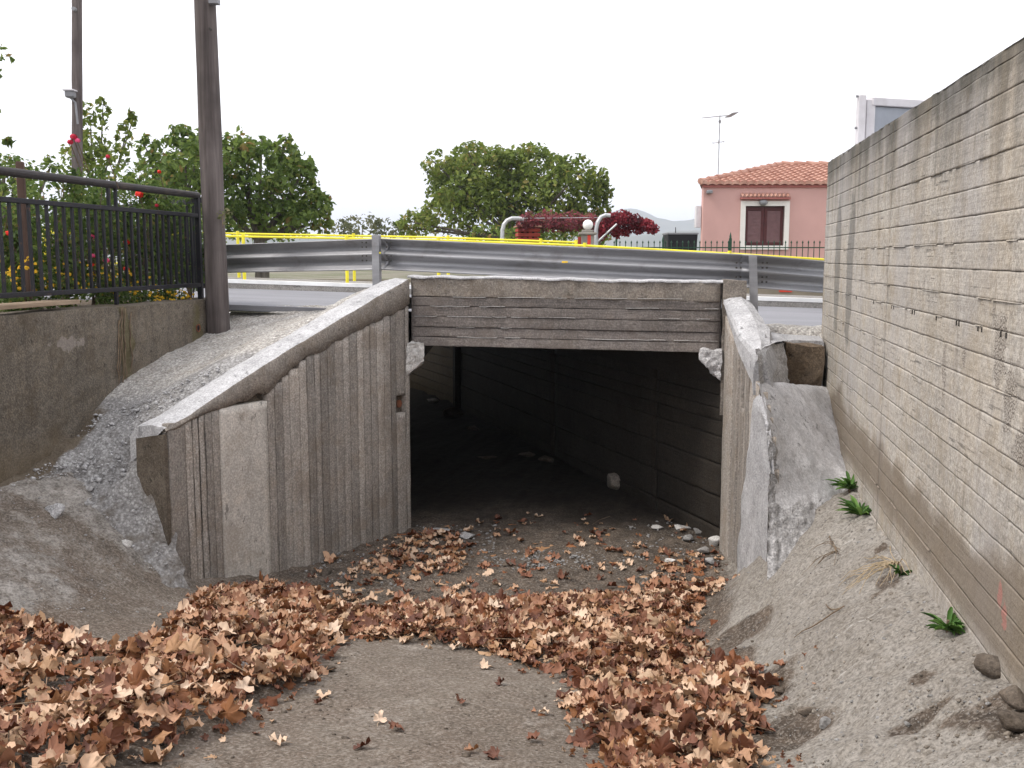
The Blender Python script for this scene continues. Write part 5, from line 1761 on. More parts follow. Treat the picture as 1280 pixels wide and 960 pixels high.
def foliage(name, clumps, mat, parent, size, seed, dens=1.0, **kw):
    Vs, rs = [], []
    for k, (C, Rr, n) in enumerate(clumps):
        V, r = leaves_mesh(np.array(C), Rr, max(4, int(n * dens)), size, seed + k, **kw)
        g = np.random.default_rng(seed * 3 + k)
        Vs.append(V); rs.append(np.clip(r + g.normal(0, .12), 0, 1))
    V = np.concatenate(Vs); r = np.concatenate(rs)
    i = np.arange(len(V) // 4)[:, None] * 4
    Fc = np.concatenate([i + np.array([0, 1, 2])[None], i + np.array([0, 2, 3])[None]])
    return obj(name, V, Fc, mat, parent, attr={'rnd': r})

def tree(name, label, d, clumps, base_px, mat, leaf, seed, per=900, trunk_r=.16, depth_sp=1.0, group=None, zb=1.6, shrink=1.0, limbs=True):
    """clumps: (px, py, rx_px, ry_px) outline blobs in metres-at-distance d"""
    r = random.Random(seed)
    B = at(base_px, 322, d); B[2] = zb
    root = thing(name, label, 'tree', tuple(B), group)
    cl = []
    lm = MB()
    k0 = at(base_px + r.uniform(-6, 6), min(c[1] for c in clumps) * .35 + 322 * .65, d)
    trunk_top = B + (k0 - B) * .75
    for (px, py, rx, ry) in clumps:
        dd = d + r.uniform(-1, 1) * depth_sp
        C = at(px, py, d); C = C + FV * (dd - d)
        rx_m, ry_m = rx / F * d * shrink, ry / F * d * shrink
        vol = rx_m * ry_m
        cl.append((C, (rx_m, rx_m, ry_m), int(per * vol * .8)))
        # twiggy sub-clumps break up the outline
        for _ in range(9):
            a = r.uniform(-.3, math.pi + .3) if r.random() < .7 else r.uniform(0, 2 * math.pi)
            q = C + np.array((math.cos(a) * rx_m * r.uniform(.7, 1.05), r.uniform(-.6, .6) * rx_m, math.sin(a) * ry_m * r.uniform(.7, 1.08)))
            s = r.uniform(.12, .32)
            cl.append((q, (rx_m * s, rx_m * s, ry_m * s * 1.1), int(per * vol * s * s * 1.3)))
        if limbs:
            m = trunk_top + (C - trunk_top) * .5 + np.array((r.uniform(-.2, .2), r.uniform(-.2, .2), -.1)) * rx_m
            lm.tube([trunk_top - UP * .05, m, C, C + (C - m) * .2], [trunk_r * .45, trunk_r * .28, trunk_r * .15, trunk_r * .04], 6)
    MB().tube([B - UP * .2, B + (trunk_top - B) * .5 + RV * .05, trunk_top], [trunk_r * 1.2, trunk_r, trunk_r * .75], 9).build('trunk', M['bark'], root)
    if limbs: lm.build('limbs', M['bark'], root)
    foliage('crown', cl, mat, root, leaf, seed * 7, 1.0)
    return root

tree('plane_tree', 'large broad olive-green tree standing alone beyond the road, centre', 38,
     [(600, 225, 52, 38), (655, 215, 48, 34), (565, 230, 34, 30), (700, 245, 44, 38), (735, 250, 24, 34), (620, 265, 60, 34), (560, 270, 34, 28), (680, 275, 56, 28), (525, 280, 24, 16), (590, 200, 28, 16), (640, 195, 26, 12), (720, 222, 22, 18), (545, 205, 18, 14), (515, 285, 14, 12), (750, 268, 12, 22), (620, 205, 44, 22), (670, 210, 40, 24), (590, 250, 40, 30), (650, 245, 46, 30)],
     640, M['fol_olive'], .21, 5, per=620, depth_sp=1.6, trunk_r=.2)
tree('pale_tree', 'small pale greenish tree far away between the two green crowns', 60,
     [(450, 282, 26, 15), (430, 286, 14, 10), (478, 286, 18, 12), (500, 292, 16, 8)], 452, M['fol_pale'], .26, 6, per=260, depth_sp=1.5)
tree('dense_tree', 'dense dark green tree right of the leaning wooden pole', 23,
     [(320, 230, 46, 44), (360, 240, 36, 38), (300, 200, 26, 30), (345, 195, 22, 22), (375, 215, 18, 22), (385, 262, 24, 24), (335, 270, 54, 24), (285, 255, 34, 36), (395, 275, 15, 14), (318, 178, 10, 12), (362, 186, 9, 13)],
     325, M['fol_dark'], .17, 7, per=1250, depth_sp=.8)
tree('dense_tree', 'green bushy tree just left of the leaning wooden pole', 22,
     [(215, 200, 34, 36), (245, 215, 28, 34), (190, 225, 28, 30), (225, 250, 46, 34), (215, 165, 14, 14), (240, 172, 12, 14), (190, 195, 14, 20)],
     222, M['fol_dark'], .16, 8, per=1150, depth_sp=.8)
tree('slender_tree', 'slender loose-leaved tree beside the far street-light pole', 19,
     [(118, 165, 18, 28), (110, 195, 26, 26), (130, 205, 26, 24), (115, 135, 8, 14), (155, 175, 10, 22), (158, 150, 5, 12), (150, 205, 22, 20), (85, 205, 18, 20)],
     120, M['fol_olive'], .13, 9, per=900, depth_sp=.6, trunk_r=.07)
tree('dark_bush_tree', 'low dark green tree at the far left behind the fence pipe', 17,
     [(20, 225, 28, 26), (45, 212, 16, 16), (-10, 215, 30, 24), (30, 250, 34, 22), (10, 200, 10, 8), (-60, 240, 50, 40)],
     15, M['fol_dark'], .10, 10, per=1700, depth_sp=.5)
tree('overhanging_tree', 'tree whose leafy twig tips hang in at the upper left edge', 9,
     [(-8, 70, 15, 16), (-4, 100, 16, 12), (0, 140, 5, 4), (4, 176, 4, 3), (-110, 60, 70, 80), (-180, 130, 90, 90)],
     -190, M['fol_dark'], .075, 11, per=1500, depth_sp=.2, trunk_r=.12, zb=2.1, limbs=False)
# trees beyond the yard, low on the skyline
tree('yard_shrub', 'low dark shrub under the creeper beside the globe-lamp pillar', 23.5,
     [(660, 296, 40, 14), (700, 295, 36, 14), (745, 298, 20, 10), (615, 296, 30, 12)], 690, M['fol_dark'], .13, 12, per=900, depth_sp=.5, limbs=False)
tree('hedge_tree', 'low green trees behind the yellow railing at left', 26,
     [(180, 285, 50, 22), (260, 285, 50, 18), (330, 290, 50, 14), (100, 285, 60, 20), (20, 285, 60, 24)], 200, M['fol_dark'], .15, 13, per=700, depth_sp=.5, limbs=False)

def creeper():
    r = random.Random(31)
    cr = thing('red_creeper', 'bright red creeper bunched over the right end of the pergola', 'creeper', tuple(loc_pt(px_r(780, 21.7), 21.7, 1.7)))
    d = 22.15
    cl = []
    for px, py, rx, ry in ((764, 278, 11, 9), (775, 274, 14, 10), (790, 277, 14, 9), (805, 281, 12, 8), (815, 286, 8, 6), (755, 286, 9, 10), (770, 290, 7, 7), (782, 290, 7, 5), (752, 295, 5, 6), (797, 289, 6, 4)):
        cl.append((at(px, py, d + r.uniform(-.1, .3)), (rx / F * d, .3, ry / F * d), int(rx * ry * 4.2)))
    foliage('foliage', cl, M['fol_red'], cr, .085, 41)
    MB().tube([at(748, 335, d), at(750, 300, d), at(762, 280, d), at(800, 280, d)], [.03, .025, .02, .01], 6).build('stem', M['twig'], cr)
    dd = thing('red_creeper', 'dull red creeper trailing along the pergola wires between the two bent pipes', 'creeper', tuple(loc_pt(px_r(700, 22.3), 22.3, 1.7)))
    cl = []
    for k in range(26):
        px = 654 + k * 3.7
        cl.append((at(px, 276 + r.uniform(-3, 7), 22.1 + r.uniform(-.2, .8)), (.15, .3, r.uniform(.10, .19)), 130))
    foliage('foliage', cl, M['fol_dull_red'], dd, .08, 47)
    MB().tube([at(652, 335, 22.3), at(654, 300, 22.3), at(662, 276, 22.3), at(740, 275, 22.4)], [.03, .025, .018, .01], 6).build('stem', M['twig'], dd)
creeper()

def flower(mb, c, r, rr, n=9):
    for k in range(n):
        a = rr.uniform(0, 2 * math.pi); e = rr.uniform(-.4, 1.1)
        d = np.array((math.cos(a) * math.cos(e), math.sin(a) * math.cos(e), math.sin(e)))
        t = np.cross(d, (0, 0, 1)); t /= np.linalg.norm(t) + 1e-9
        b = np.cross(d, t)
        p = c + d * r * .5
        mb.add([p - t * r * .5, p + b * r * .5, p + t * r * .5 + d * r * .2, p - b * r * .45 + d * r * .1], [(0, 1, 2), (0, 2, 3)])

def garden():
    r = random.Random(17)
    specs = [  # px, depth, top py, width px, label, roses (px, py, colour, size)
        (20, 7.6, 245, 60, 'leafy rose bush at the left edge behind the iron fence', [(10, 292, 'petal_red', .035)]),
        (80, 8.3, 225, 70, 'tall rose bush with a crimson cluster, right of the slim brown post', [(92, 172, 'petal_dark', .05), (88, 178, 'petal_dark', .04), (97, 176, 'petal_pink', .035), (135, 196, 'petal_dark', .03)]),
        (122, 9.4, 232, 60, 'rose bush with three pink blooms low behind the fence', [(115, 297, 'petal_pink', .045), (116, 320, 'petal_pink', .035), (133, 326, 'petal_pink', .045), (115, 331, 'petal_red', .03)]),
        (170, 9.7, 236, 60, 'rose bush carrying one big orange-red bloom above the middle rail', [(174, 243.5, 'petal_red', .058), (158, 303, 'petal_red', .045), (158, 337, 'petal_red', .05)]),
        (205, 10.6, 225, 60, 'rose bush with a small red bud above the fence pipe', [(199, 215, 'petal_red', .032), (196, 257, 'petal_dark', .03)]),
        (238, 11.2, 250, 50, 'yellowish rose bush close to the leaning wooden pole', []),
    ]
    for px, d, py, w, label, fl in specs:
        d = float(np.dot(on_x(px, 300, -5.14), FV)) + .75
        B = at(px, 322, d); B[2] = 2.1
        root = thing('rose_bush', label, 'rose bush', tuple(B), 'rose bushes behind the iron fence')
        st = MB(); cl = []
        for k in range(12):
            tx = px + r.uniform(-.6, .6) * w
            T = at(tx, py + r.uniform(-2, 70), d + r.uniform(-.25, .6))
            if T[0] > -5.5: T = T + np.array((-5.5 - T[0], 0, 0))
            mid = (B + T) / 2 + np.array((r.uniform(-.08, .08), r.uniform(-.08, .08), .05))
            st.tube([B + np.array((r.uniform(-.08, .08), r.uniform(-.08, .08), -.05)), mid, T], [.008, .006, .003], 5)
            for q in (.35, .55, .75, .95, 1.05):
                c = B + (T - B) * q + np.array((r.uniform(-.12, .12), r.uniform(-.12, .12), r.uniform(-.05, .05)))
                c[0] = min(c[0], -5.38)
                cl.append((c, (r.uniform(.08, .15),) * 2 + (r.uniform(.07, .14),), r.randint(32, 62)))
        st.build('stems', M['twig'], root)
        foliage('foliage', cl, M['fol_rose'], root, .055, int(px) + 60, 1.0)
        for fx, fy, mt, s in fl:
            m = MB()
            flower(m, at(fx, fy, d - .4), s * .85, r, 16)
            m.build('rose', M[mt], root)
            A = at(fx, fy, d - .4)
            MB().tube([A - UP * .01, A - UP * .25 + FV * .2], .004, 5).build('flower_stem', M['twig'], root)
    lab = ['clump of yellow flowers low at the left end of the fence', 'yellow flower clump under the slim brown post', 'yellow flower clump between the brown post and the fence struts', 'dense yellow flower clump just left of the fence struts',
           'bright yellow flower clump right at the fence struts', 'yellow flowers spilling under the bottom rail right of the struts', 'small yellow flower clump spilling over the wall near the drain pipe', 'low yellow flower clump nearest the leaning wooden pole']
    for k, (px, py, w) in enumerate(((5, 332, 22), (30, 335, 22), (62, 338, 24), (110, 335, 22), (140, 345, 24), (165, 356, 26), (190, 366, 22), (215, 367, 18))):
        X = -5.42 - (.08 if k < 5 else 0)
        base = on_x(px, 372, X)
        base[2] = 2.1
        root = thing('flower_clump', lab[k], 'flower', tuple(base), 'yellow flower clumps along the garden wall')
        d = float(np.dot(base, FV))
        top = at(px, py, d)[2]
        h = max(.1, top - 2.1)
        wm = w / F * d
        cl = []
        for q in range(16):
            cl.append((base + np.array((r.uniform(-.15, .15), r.uniform(-1, 1) * wm * 1.6, r.uniform(.1, 1) * h)), (.09, .09, .07), 42))
        foliage('foliage', cl, M['fol_rose'], root, .04, 300 + k, 1.0)
        fm = MB()
        for q in range(26):
            c = base + np.array((r.uniform(-.05, .24), r.uniform(-1, 1) * wm * 1.6, h * r.uniform(.45, 1.15)))
            flower(fm, c, r.uniform(.016, .026), r, 9)
        tag(fm.build('flowers', M['petal_yellow'], root), kind='stuff')
    # leafy tuft clinging to the pole
    P = at(278, 270, 10.3)
    sp = thing('ivy_sprig', 'small pale leafy sprig on the leaning pole beside the fence corner', 'sprig', tuple(P))
    foliage('leaves', [(P, (.07, .07, .09), 16), (P + RV * .06 + UP * .04, (.06, .05, .04), 10)], M['fol_pale'], sp, .05, 71)
    MB().tube([P - UP * .12, P, P + RV * .06 + UP * .05], .004, 5).build('stem', M['twig'], sp)
    so = strip('garden_bed', M['garden_soil'], ((-5.3, -6), (-5.3, 9.95)), ((-14, -6), (-14, 10.6)), lambda x, y: 2.135 + .0, 10)
garden()

# ------------------------------------------------------------------ weeds, twigs, stones
def gz(X, Y): return float(full_z(np.array([X]), np.array([Y]))[0])

def ground_pt(px, py, extra=0.0):
    z = 0.6
    for _ in range(30):
        P = on_z(px, py, z)
        zz = gz(P[0], P[1]) + extra
        z = .5 * z + .5 * zz
    return np.array((P[0], P[1], z))

def weed(label, px, py, size, n, seed, d=None):
    r = random.Random(seed)
    P = ground_pt(px, py)
    P[0] = min(P[0], 1.10)
    P[2] = max(gz(P[0], P[1]), at(px, py, float(np.dot(P, FV)))[2] - .06)
    if d: P = at(px, py, d)
    root = thing('weed', label, 'weed', tuple(P), 'green weeds on the right bank')
    V, Fc, rn = [], [], []
    for k in range(n):
        a = r.uniform(0, 2 * math.pi)
        L = size * r.uniform(.6, 1.15); w = L * r.uniform(.10, .19)
        dv = np.array((math.cos(a), math.sin(a), 0)); sd_ = np.array((-dv[1], dv[0], 0))
        el = r.uniform(.35, 1.25)
        b = len(V); c = r.random()
        for q, ww in ((0, .25), (.3, .8), (.6, 1.0), (.85, .6), (1, .05)):
            e = el * (1 - q * .75)
            p = P + dv * L * q * math.cos(e * .8) + UP * L * (math.sin(el) * q - .55 * q * q * .6)
            V += [p - sd_ * w * ww * .5 + UP * .012 * ww, p, p + sd_ * w * ww * .5 + UP * .012 * ww]
            rn += [c] * 3
        for i in range(4):
            q = b + i * 3
            Fc += [(q, q + 1, q + 4, q + 3), (q + 1, q + 2, q + 5, q + 4)]
    obj('leaves', V, Fc, M['fol_weed'], root, attr={'rnd': rn}, smooth_shade=True)
    MB().tube([P - UP * .03, P + UP * .05], [.01, .006], 5).build('root_crown', M['twig'], root)
weed('upper of two bright green weeds at the top of the right bank', 1062, 612, .17, 46, 3, 6.95)
weed('lower of two bright green weeds at the top of the right bank', 1076, 645, .16, 50, 4)
weed('dark green weed low against the foot of the right wall', 1186, 788, .12, 40, 5)
weed('small thin green tuft by the dry straw at the right wall foot', 1146, 712, .09, 14, 6)

def twigs(label, cat, name, px, py, n, spread, mat, seed, lift=.05, rad=.003):
    r = random.Random(seed)
    P = ground_pt(px, py)
    root = thing(name, label, cat, tuple(P))
    for k in range(n):
        a = r.uniform(math.pi * .55, math.pi * 1.5); L = r.uniform(.5, 1) * spread
        pts = []
        bend = r.uniform(-.5, .5)
        for q in np.linspace(0, 1, 6):
            x = P[0] + r.uniform(-.02, .02) * (q == 0) + math.cos(a + bend * q) * L * q; y = P[1] + math.sin(a + bend * q) * L * q
            x = min(x, 1.13)
            pts.append((x, y, gz(x, y) + rad + lift * math.sin(math.pi * q) * r.uniform(.3, 1) + .006))
        MB().tube(pts, [rad] * 4 + [rad * .7, rad * .4], 5).build('stalk', mat, root)
twigs('clump of dry straw stalks hanging from the right wall foot', 'straw', 'dry_straw', 1120, 705, 24, .34, M['straw'], 5, .05, .0025)
twigs('two long bare curved twigs lying on the middle of the right bank', 'twig', 'bare_twig', 1052, 762, 2, .36, M['twig'], 9, .015, .004)
twigs('small fan of dry stalks near the mortar mound on the right bank', 'straw', 'dry_straw', 1046, 690, 10, .26, M['twig'], 12, .03, .0022)

def rock_mesh(seed, n=2, rough=.28, flat=1.0):
    import bmesh
    bm = bmesh.new()
    bmesh.ops.create_icosphere(bm, subdivisions=n, radius=1.0)
    P = np.array([v.co[:] for v in bm.verts])
    Fc = np.array([[v.index for v in f.verts] for f in bm.faces])
    bm.free()
    g = np.random.default_rng(seed)
    # chip with a few random planes, so it reads as broken stone
    for _ in range(18):
        nv = g.normal(size=3); nv /= np.linalg.norm(nv)
        h = g.uniform(.42, .8)
        dd = P @ nv - h
        P = P - np.outer(np.maximum(dd, 0), nv) * .95
    P = P * (1 + rough * .35 * fbm(P + seed, 2.2, 3, seed))[:, None]
    P[:, 2] *= flat
    return P, Fc

def stone(name, label, cat, P, size, rz, mat, seed, group=None, tilt=0.0, sink=.25):
    V, Fc = rock_mesh(seed, 3)
    s = np.array(size) / 2
    V = V * s
    ca, sa = math.cos(rz), math.sin(rz)
    ct, stt = math.cos(tilt), math.sin(tilt)
    V = np.stack([V[:, 0], V[:, 1] * ct - V[:, 2] * stt, V[:, 1] * stt + V[:, 2] * ct], 1)
    V = np.stack([V[:, 0] * ca - V[:, 1] * sa, V[:, 0] * sa + V[:, 1] * ca, V[:, 2]], 1)
    base = np.array(P)
    o = obj(name, V + base + UP * (s[2] * (1 - 2 * sink)), Fc, mat, None, tuple(base))
    return tag(o, label, cat, group)

def stones():
    G = 'broken concrete lumps at the right of the underpass mouth'
    r = random.Random(6)
    for k, (px, py, sx, sy, sz, mt, lab) in enumerate((
            (823, 661, .16, .08, .05, 'pale_chunk', 'thin pale concrete flake leftmost in the rubble at the right mouth'),
            (852, 662, .22, .13, .07, 'pale_chunk', 'broad pale slab at the back of the rubble at the right mouth'),
            (876, 668, .22, .16, .12, 'chunk', 'grey lump against the wing wall base at the right mouth'),
            (894, 682, .16, .14, .13, 'pale_chunk', 'round pale lump beside the wing wall in the right rubble'),
            (860, 676, .17, .12, .08, 'chunk', 'grey piece in the middle of the right rubble'),
            (886, 706, .18, .10, .08, 'chunk', 'long grey piece lowest in the right rubble'),
            (880, 692, .16, .12, .10, 'chunk', 'grey piece above the lowest one in the right rubble'),
            (838, 704, .12, .07, .04, 'pale_chunk', 'small white flake among leaves left of the right rubble'),
            (770, 611, .34, .2, .27, 'chunk_brown', 'pale upright lump inside the dark tunnel on the right'),
            (905, 660, .14, .1, .22, 'brown_stone', 'dark upright stone tucked at the right jamb of the mouth'),
            (641, 705, .26, .2, .05, 'brown_stone', 'flat dark slate lying in the middle of the underpass mouth'),
            (660, 571, .3, .2, .1, 'brown_stone', 'dim flat lump deep in the tunnel, near its middle'),
            (682, 577, .3, .2, .09, 'brown_stone', 'dim flat lump deep in the tunnel, right of its neighbour'),
            (608, 573, .34, .2, .05, 'brown_stone', 'dim thin slab deep on the tunnel floor, left of centre'),
            (590, 538, .3, .2, .12, 'brown_stone', 'dim piece deep in the tunnel below the exit post'),
            (568, 522, .45, .3, .22, 'brown_stone', 'leaning piece by the exit post deep in the tunnel'),
            (543, 503, .3, .3, .12, 'pale_chunk', 'pale piece at the far end of the tunnel'),
            (552, 664, .34, .12, .05, 'chunk', 'long grey slab beside the left jamb of the mouth'),
            (585, 672, .22, .14, .06, 'chunk', 'grey slab piece right of the left-jamb slab'),
            (388, 765, .19, .13, .09, 'pale_chunk', 'pale cream stone among leaves before the left wing wall'),
            (338, 780, .13, .1, .06, 'chunk', 'small blue-grey stone among leaves below the pale cream stone'),
            (110, 852, .42, .16, .10, 'brown_stone', 'long grey-brown stone half buried in the left leaf drift'),
            (300, 862, .16, .12, .05, 'chunk', 'grey stone at the right edge of the left leaf drift'),
            (950, 878, .15, .12, .09, 'brown_stone', 'rounded grey-brown stone at the toe of the right bank'),
            (1010, 892, .13, .06, .05, 'brown_stone', 'thin brown stone right of the rounded one at the bank toe'),
            (1032, 908, .10, .08, .05, 'chunk', 'small grey stone below the thin brown one at the bank toe'),
            (975, 868, .09, .07, .05, 'brown_stone', 'small brown stone above the rounded one at the bank toe'),
            (1242, 846, .17, .12, .11, 'brown_stone', 'dark brown stone against the foot of the right wall'),
            (1272, 915, .15, .14, .10, 'brown_stone', 'grey stone at the right edge below the dark brown one'),
            (1268, 880, .12, .1, .08, 'brown_stone', 'dark stone between the two at the right edge'),
            (152, 577, .17, .12, .09, 'pale_chunk', 'white broken block beside the end of the left wing wall'),
            (60, 600, .26, .16, .3, 'rough_mortar', 'grey mortar lump standing under the left garden wall'),
            (880, 768, .09, .08, .05, 'brown_stone', 'small stone at the tip of the right bank'),
            (408, 838, .12, .1, .05, 'brown_stone', 'brown stone at the slab edge right of the left drift'),
            (350, 748, .1, .07, .05, 'brown_stone', 'small dark stone at the foot of the left wing wall'),
            (407, 718, .09, .2, .08, 'brown_stone', 'dark stick-like stone leaning at the left wing wall foot'))):
        left_fill = k in (30, 31)
        if left_fill:
            P = at(px, py, 7.1 if k == 30 else 7.0)
            P[2] = float(fill_f(np.array([P[0]]), np.array([P[1]]))[0])
        else:
            P = ground_pt(px, py, .0)
            if -5.2 < P[0] < 1.3 and 1 < P[1] < 9.9: P[2] += .8 * float(bil(pileH, np.array([P[0]]), np.array([P[1]]))[0])
        stone('stone' if mt == 'brown_stone' else 'concrete_chunk', lab, 'stone' if mt == 'brown_stone' else 'concrete chunk', P, (sx, sy, sz), r.uniform(-.5, .5), M[mt], 500 + k, None, r.uniform(-.3, .3), .2)
stones()

def gravel_mass(name, label, pts, sizes, mat, seed):
    """loose pebbles nobody could count, one object"""
    base = [rock_mesh(seed + k, 1, .3, .7) for k in range(5)]
    g = np.random.default_rng(seed)
    Vs, Fs, n0 = [], [], 0
    for P, s in zip(pts, sizes):
        V, Fc = base[g.integers(5)]
        a = g.uniform(0, 6.28); ca, sa = math.cos(a), math.sin(a)
        V = V * s * g.uniform(.6, 1.2, 3) * .5
        V = np.stack([V[:, 0] * ca - V[:, 1] * sa, V[:, 0] * sa + V[:, 1] * ca, V[:, 2]], 1) + P
        Vs.append(V); Fs.append(Fc + n0); n0 += len(V)
    o = obj(name, np.concatenate(Vs), np.concatenate(Fs), mat)
    return tag(o, label, 'gravel', None, 'stuff')

def gravels():
    g = np.random.default_rng(5)
    def scatter(px0, px1, py0, py1, n, gauss=False):
        c = np.stack([g.uniform(px0, px1, n), g.uniform(py0, py1, n)], 1)
        if gauss: c = np.stack([g.normal((px0 + px1) / 2, (px1 - px0) / 4, n), g.normal((py0 + py1) / 2, (py1 - py0) / 4, n)], 1)
        z = np.full(n, .4)
        for _ in range(25):
            d = [on_z(a, b, zz) for (a, b), zz in zip(c, z)]
            d = np.array(d)
            z = .5 * z + .5 * full_z(d[:, 0], d[:, 1])
        d[:, 2] = z
        return d
    P = scatter(600, 760, 688, 712, 420, True)
    gravel_mass('gravel', 'patch of loose grey gravel on the floor of the underpass mouth', P, g.uniform(.015, .05, len(P)), M['chunk'], 1)
    P = np.concatenate([scatter(780, 910, 650, 730, 260), scatter(520, 620, 655, 690, 160), scatter(380, 520, 690, 740, 160)])
    gravel_mass('gravel', 'small rubble scattered along both sides of the underpass mouth', P, g.uniform(.012, .055, len(P)), M['chunk'], 2)
    P = np.concatenate([scatter(900, 1040, 830, 960, 520), scatter(1140, 1280, 860, 960, 260), scatter(960, 1280, 690, 960, 420)])
    P = P[P[:, 0] < 1.12]
    gravel_mass('gravel', 'brown pebbles and clods on the right bank and along its toe', P, g.exponential(.008, len(P)) + .006, M['chunk_brown'], 3)
    P = scatter(930, 1275, 640, 960, 1500)
    P = P[(P[:, 0] < 1.12) & (P[:, 0] > .2)]
    gravel_mass('gravel', 'pale cement crumbs strewn over the right bank', P, g.exponential(.006, len(P)) + .005, M['chunk'], 9)
    P = np.concatenate([scatter(10, 250, 620, 770, 700)])
    gravel_mass('gravel', 'pale cement crumbs strewn over the left bank', P[P[:, 0] > -4.95], g.exponential(.006, int((P[:, 0] > -4.95).sum())) + .006, M['chunk'], 10)
    P = np.concatenate([scatter(270, 440, 800, 900, 360), scatter(400, 900, 700, 780, 320), scatter(250, 960, 800, 960, 300)])
    gravel_mass('gravel', 'small dark pebbles on the channel floor', P, g.exponential(.009, len(P)) + .007, M['brown_stone'], 4)
    # cement crumbs on the steep fill at the left
    n = 1700
    X, Y = g.uniform(-4.95, -3.75, n), g.uniform(6.3, 7.6, n)
    Z = fill_f(X, Y); ok = (Z > terr(X, Y) - .05)
    sd = (X - L0[0]) * LN[0] + (Y - L0[1]) * LN[1]
    ok &= (sd < -.35) | (((X - L0[0]) * LD[0] + (Y - L0[1]) * LD[1]) > 2.82)
    P = np.stack([X, Y, Z + .015], 1)[ok]
    gravel_mass('gravel', 'grey cement crumbs on the steep fill left of the wing wall', P, g.exponential(.014, len(P)) + .010, M['rough_mortar'], 5)
    n = 380
    X, Y = g.uniform(-4.95, -3.0, n), g.uniform(7.6, 10.2, n)
    sd = (X - L0[0]) * LN[0] + (Y - L0[1]) * LN[1]
    ok = sd < -.42
    P = np.stack([X, Y, fill_f(X, Y) + .008], 1)[ok]
    gravel_mass('gravel', 'pale gravel grains on the fill between garden wall and wing wall', P, g.exponential(.008, len(P)) + .008, M['pale_chunk'], 6)
gravels()

# ------------------------------------------------------------------ fallen plane leaves
def leaf_variant(seed):
    r = random.Random(seed)
    g = np.random.default_rng(seed)
    # palmate outline: five lobes with notches between
    out = []
    lobes = [(-155, .50), (-100, .82), (-45, .80) if False else (-48, .86), (0, 1.0), (48, .86), (100, .82), (155, .50)]
    lobes = [(-140, .48), (-88, .80), (-42, .88), (0, 1.02), (42, .88), (88, .80), (140, .48)]
    for i, (a, L) in enumerate(lobes):
        L *= r.uniform(.72, 1.1)
        a += r.uniform(-6, 6)
        if 0 < i < 6:
            out += [(a - 15, L * .80), (a, L), (a + 15, L * .80)]
        else: out.append((a, L))
        if i < 6:
            na = lobes[i + 1][0]
            out.append(((a + na) / 2, r.uniform(.50, .64)))
    out.append((180, .12))
    ring = np.array([(math.sin(math.radians(a)) * L, math.cos(math.radians(a)) * L) for a, L in out])
    c0 = np.array((0, .05))
    mid = c0 + (ring - c0) * .5
    P2 = np.concatenate([[c0], mid, ring]) * .5
    n = len(ring)
    kx, ky, tw = ((-1.0, .5, 1.0, 1.4, -.5, .8, 1.9, -.9, .3, 1.2, .7, 2.2)[seed % 12]) * r.uniform(.8, 1.2), r.uniform(-.9, 1.5), r.uniform(-1.1, 1.1)
    x, y = P2[:, 0], P2[:, 1]
    z = kx * x * x + ky * y * y + tw * x * y
    cr = np.where(np.arange(len(P2)) > n, g.uniform(-.07, .17, len(P2)), g.uniform(-.015, .02, len(P2)))
    z = z + cr
    P = np.stack([x, y, z], 1)
    # draw the edges inwards where the blade curls, keeping its width true
    P[:, 0] *= 1 / (1 + .35 * abs(kx) * np.abs(P[:, 0]) * 2)
    Fc = []
    for i in range(n):
        j = (i + 1) % n
        Fc += [(0, 1 + j, 1 + i), (1 + i, 1 + j, 1 + n + j), (1 + i, 1 + n + j, 1 + n + i)]
    b = len(P)
    s0 = np.array((0, -.04, z[0])); s1 = np.array((r.uniform(-.08, .08), -.30, r.uniform(0, .1))); s2 = np.array((r.uniform(-.2, .2), -.52, r.uniform(-.02, .12)))
    w = np.array((.010, 0, 0))
    P = np.concatenate([P, [s0 - w, s0 + w, s1 - w, s1 + w, s2 + w * .3]])
    Fc += [(b, b + 1, b + 3), (b, b + 3, b + 2), (b + 2, b + 3, b + 4)]
    Fc = np.array(Fc)[:, ::-1]
    P[:, 2] -= P[:, 2].min() * .6
    return P, Fc

LV = [leaf_variant(100 + k) for k in range(12)]

def rot(ax, ay, az):
    cx, sx, cy, sy, cz, sz = math.cos(ax), math.sin(ax), math.cos(ay), math.sin(ay), math.cos(az), math.sin(az)
    Rx = np.array(((1, 0, 0), (0, cx, -sx), (0, sx, cx))); Ry = np.array(((cy, 0, sy), (0, 1, 0), (-sy, 0, cy))); Rz = np.array(((cz, -sz, 0), (sz, cz, 0), (0, 0, 1)))
    return Rz @ Ry @ Rx

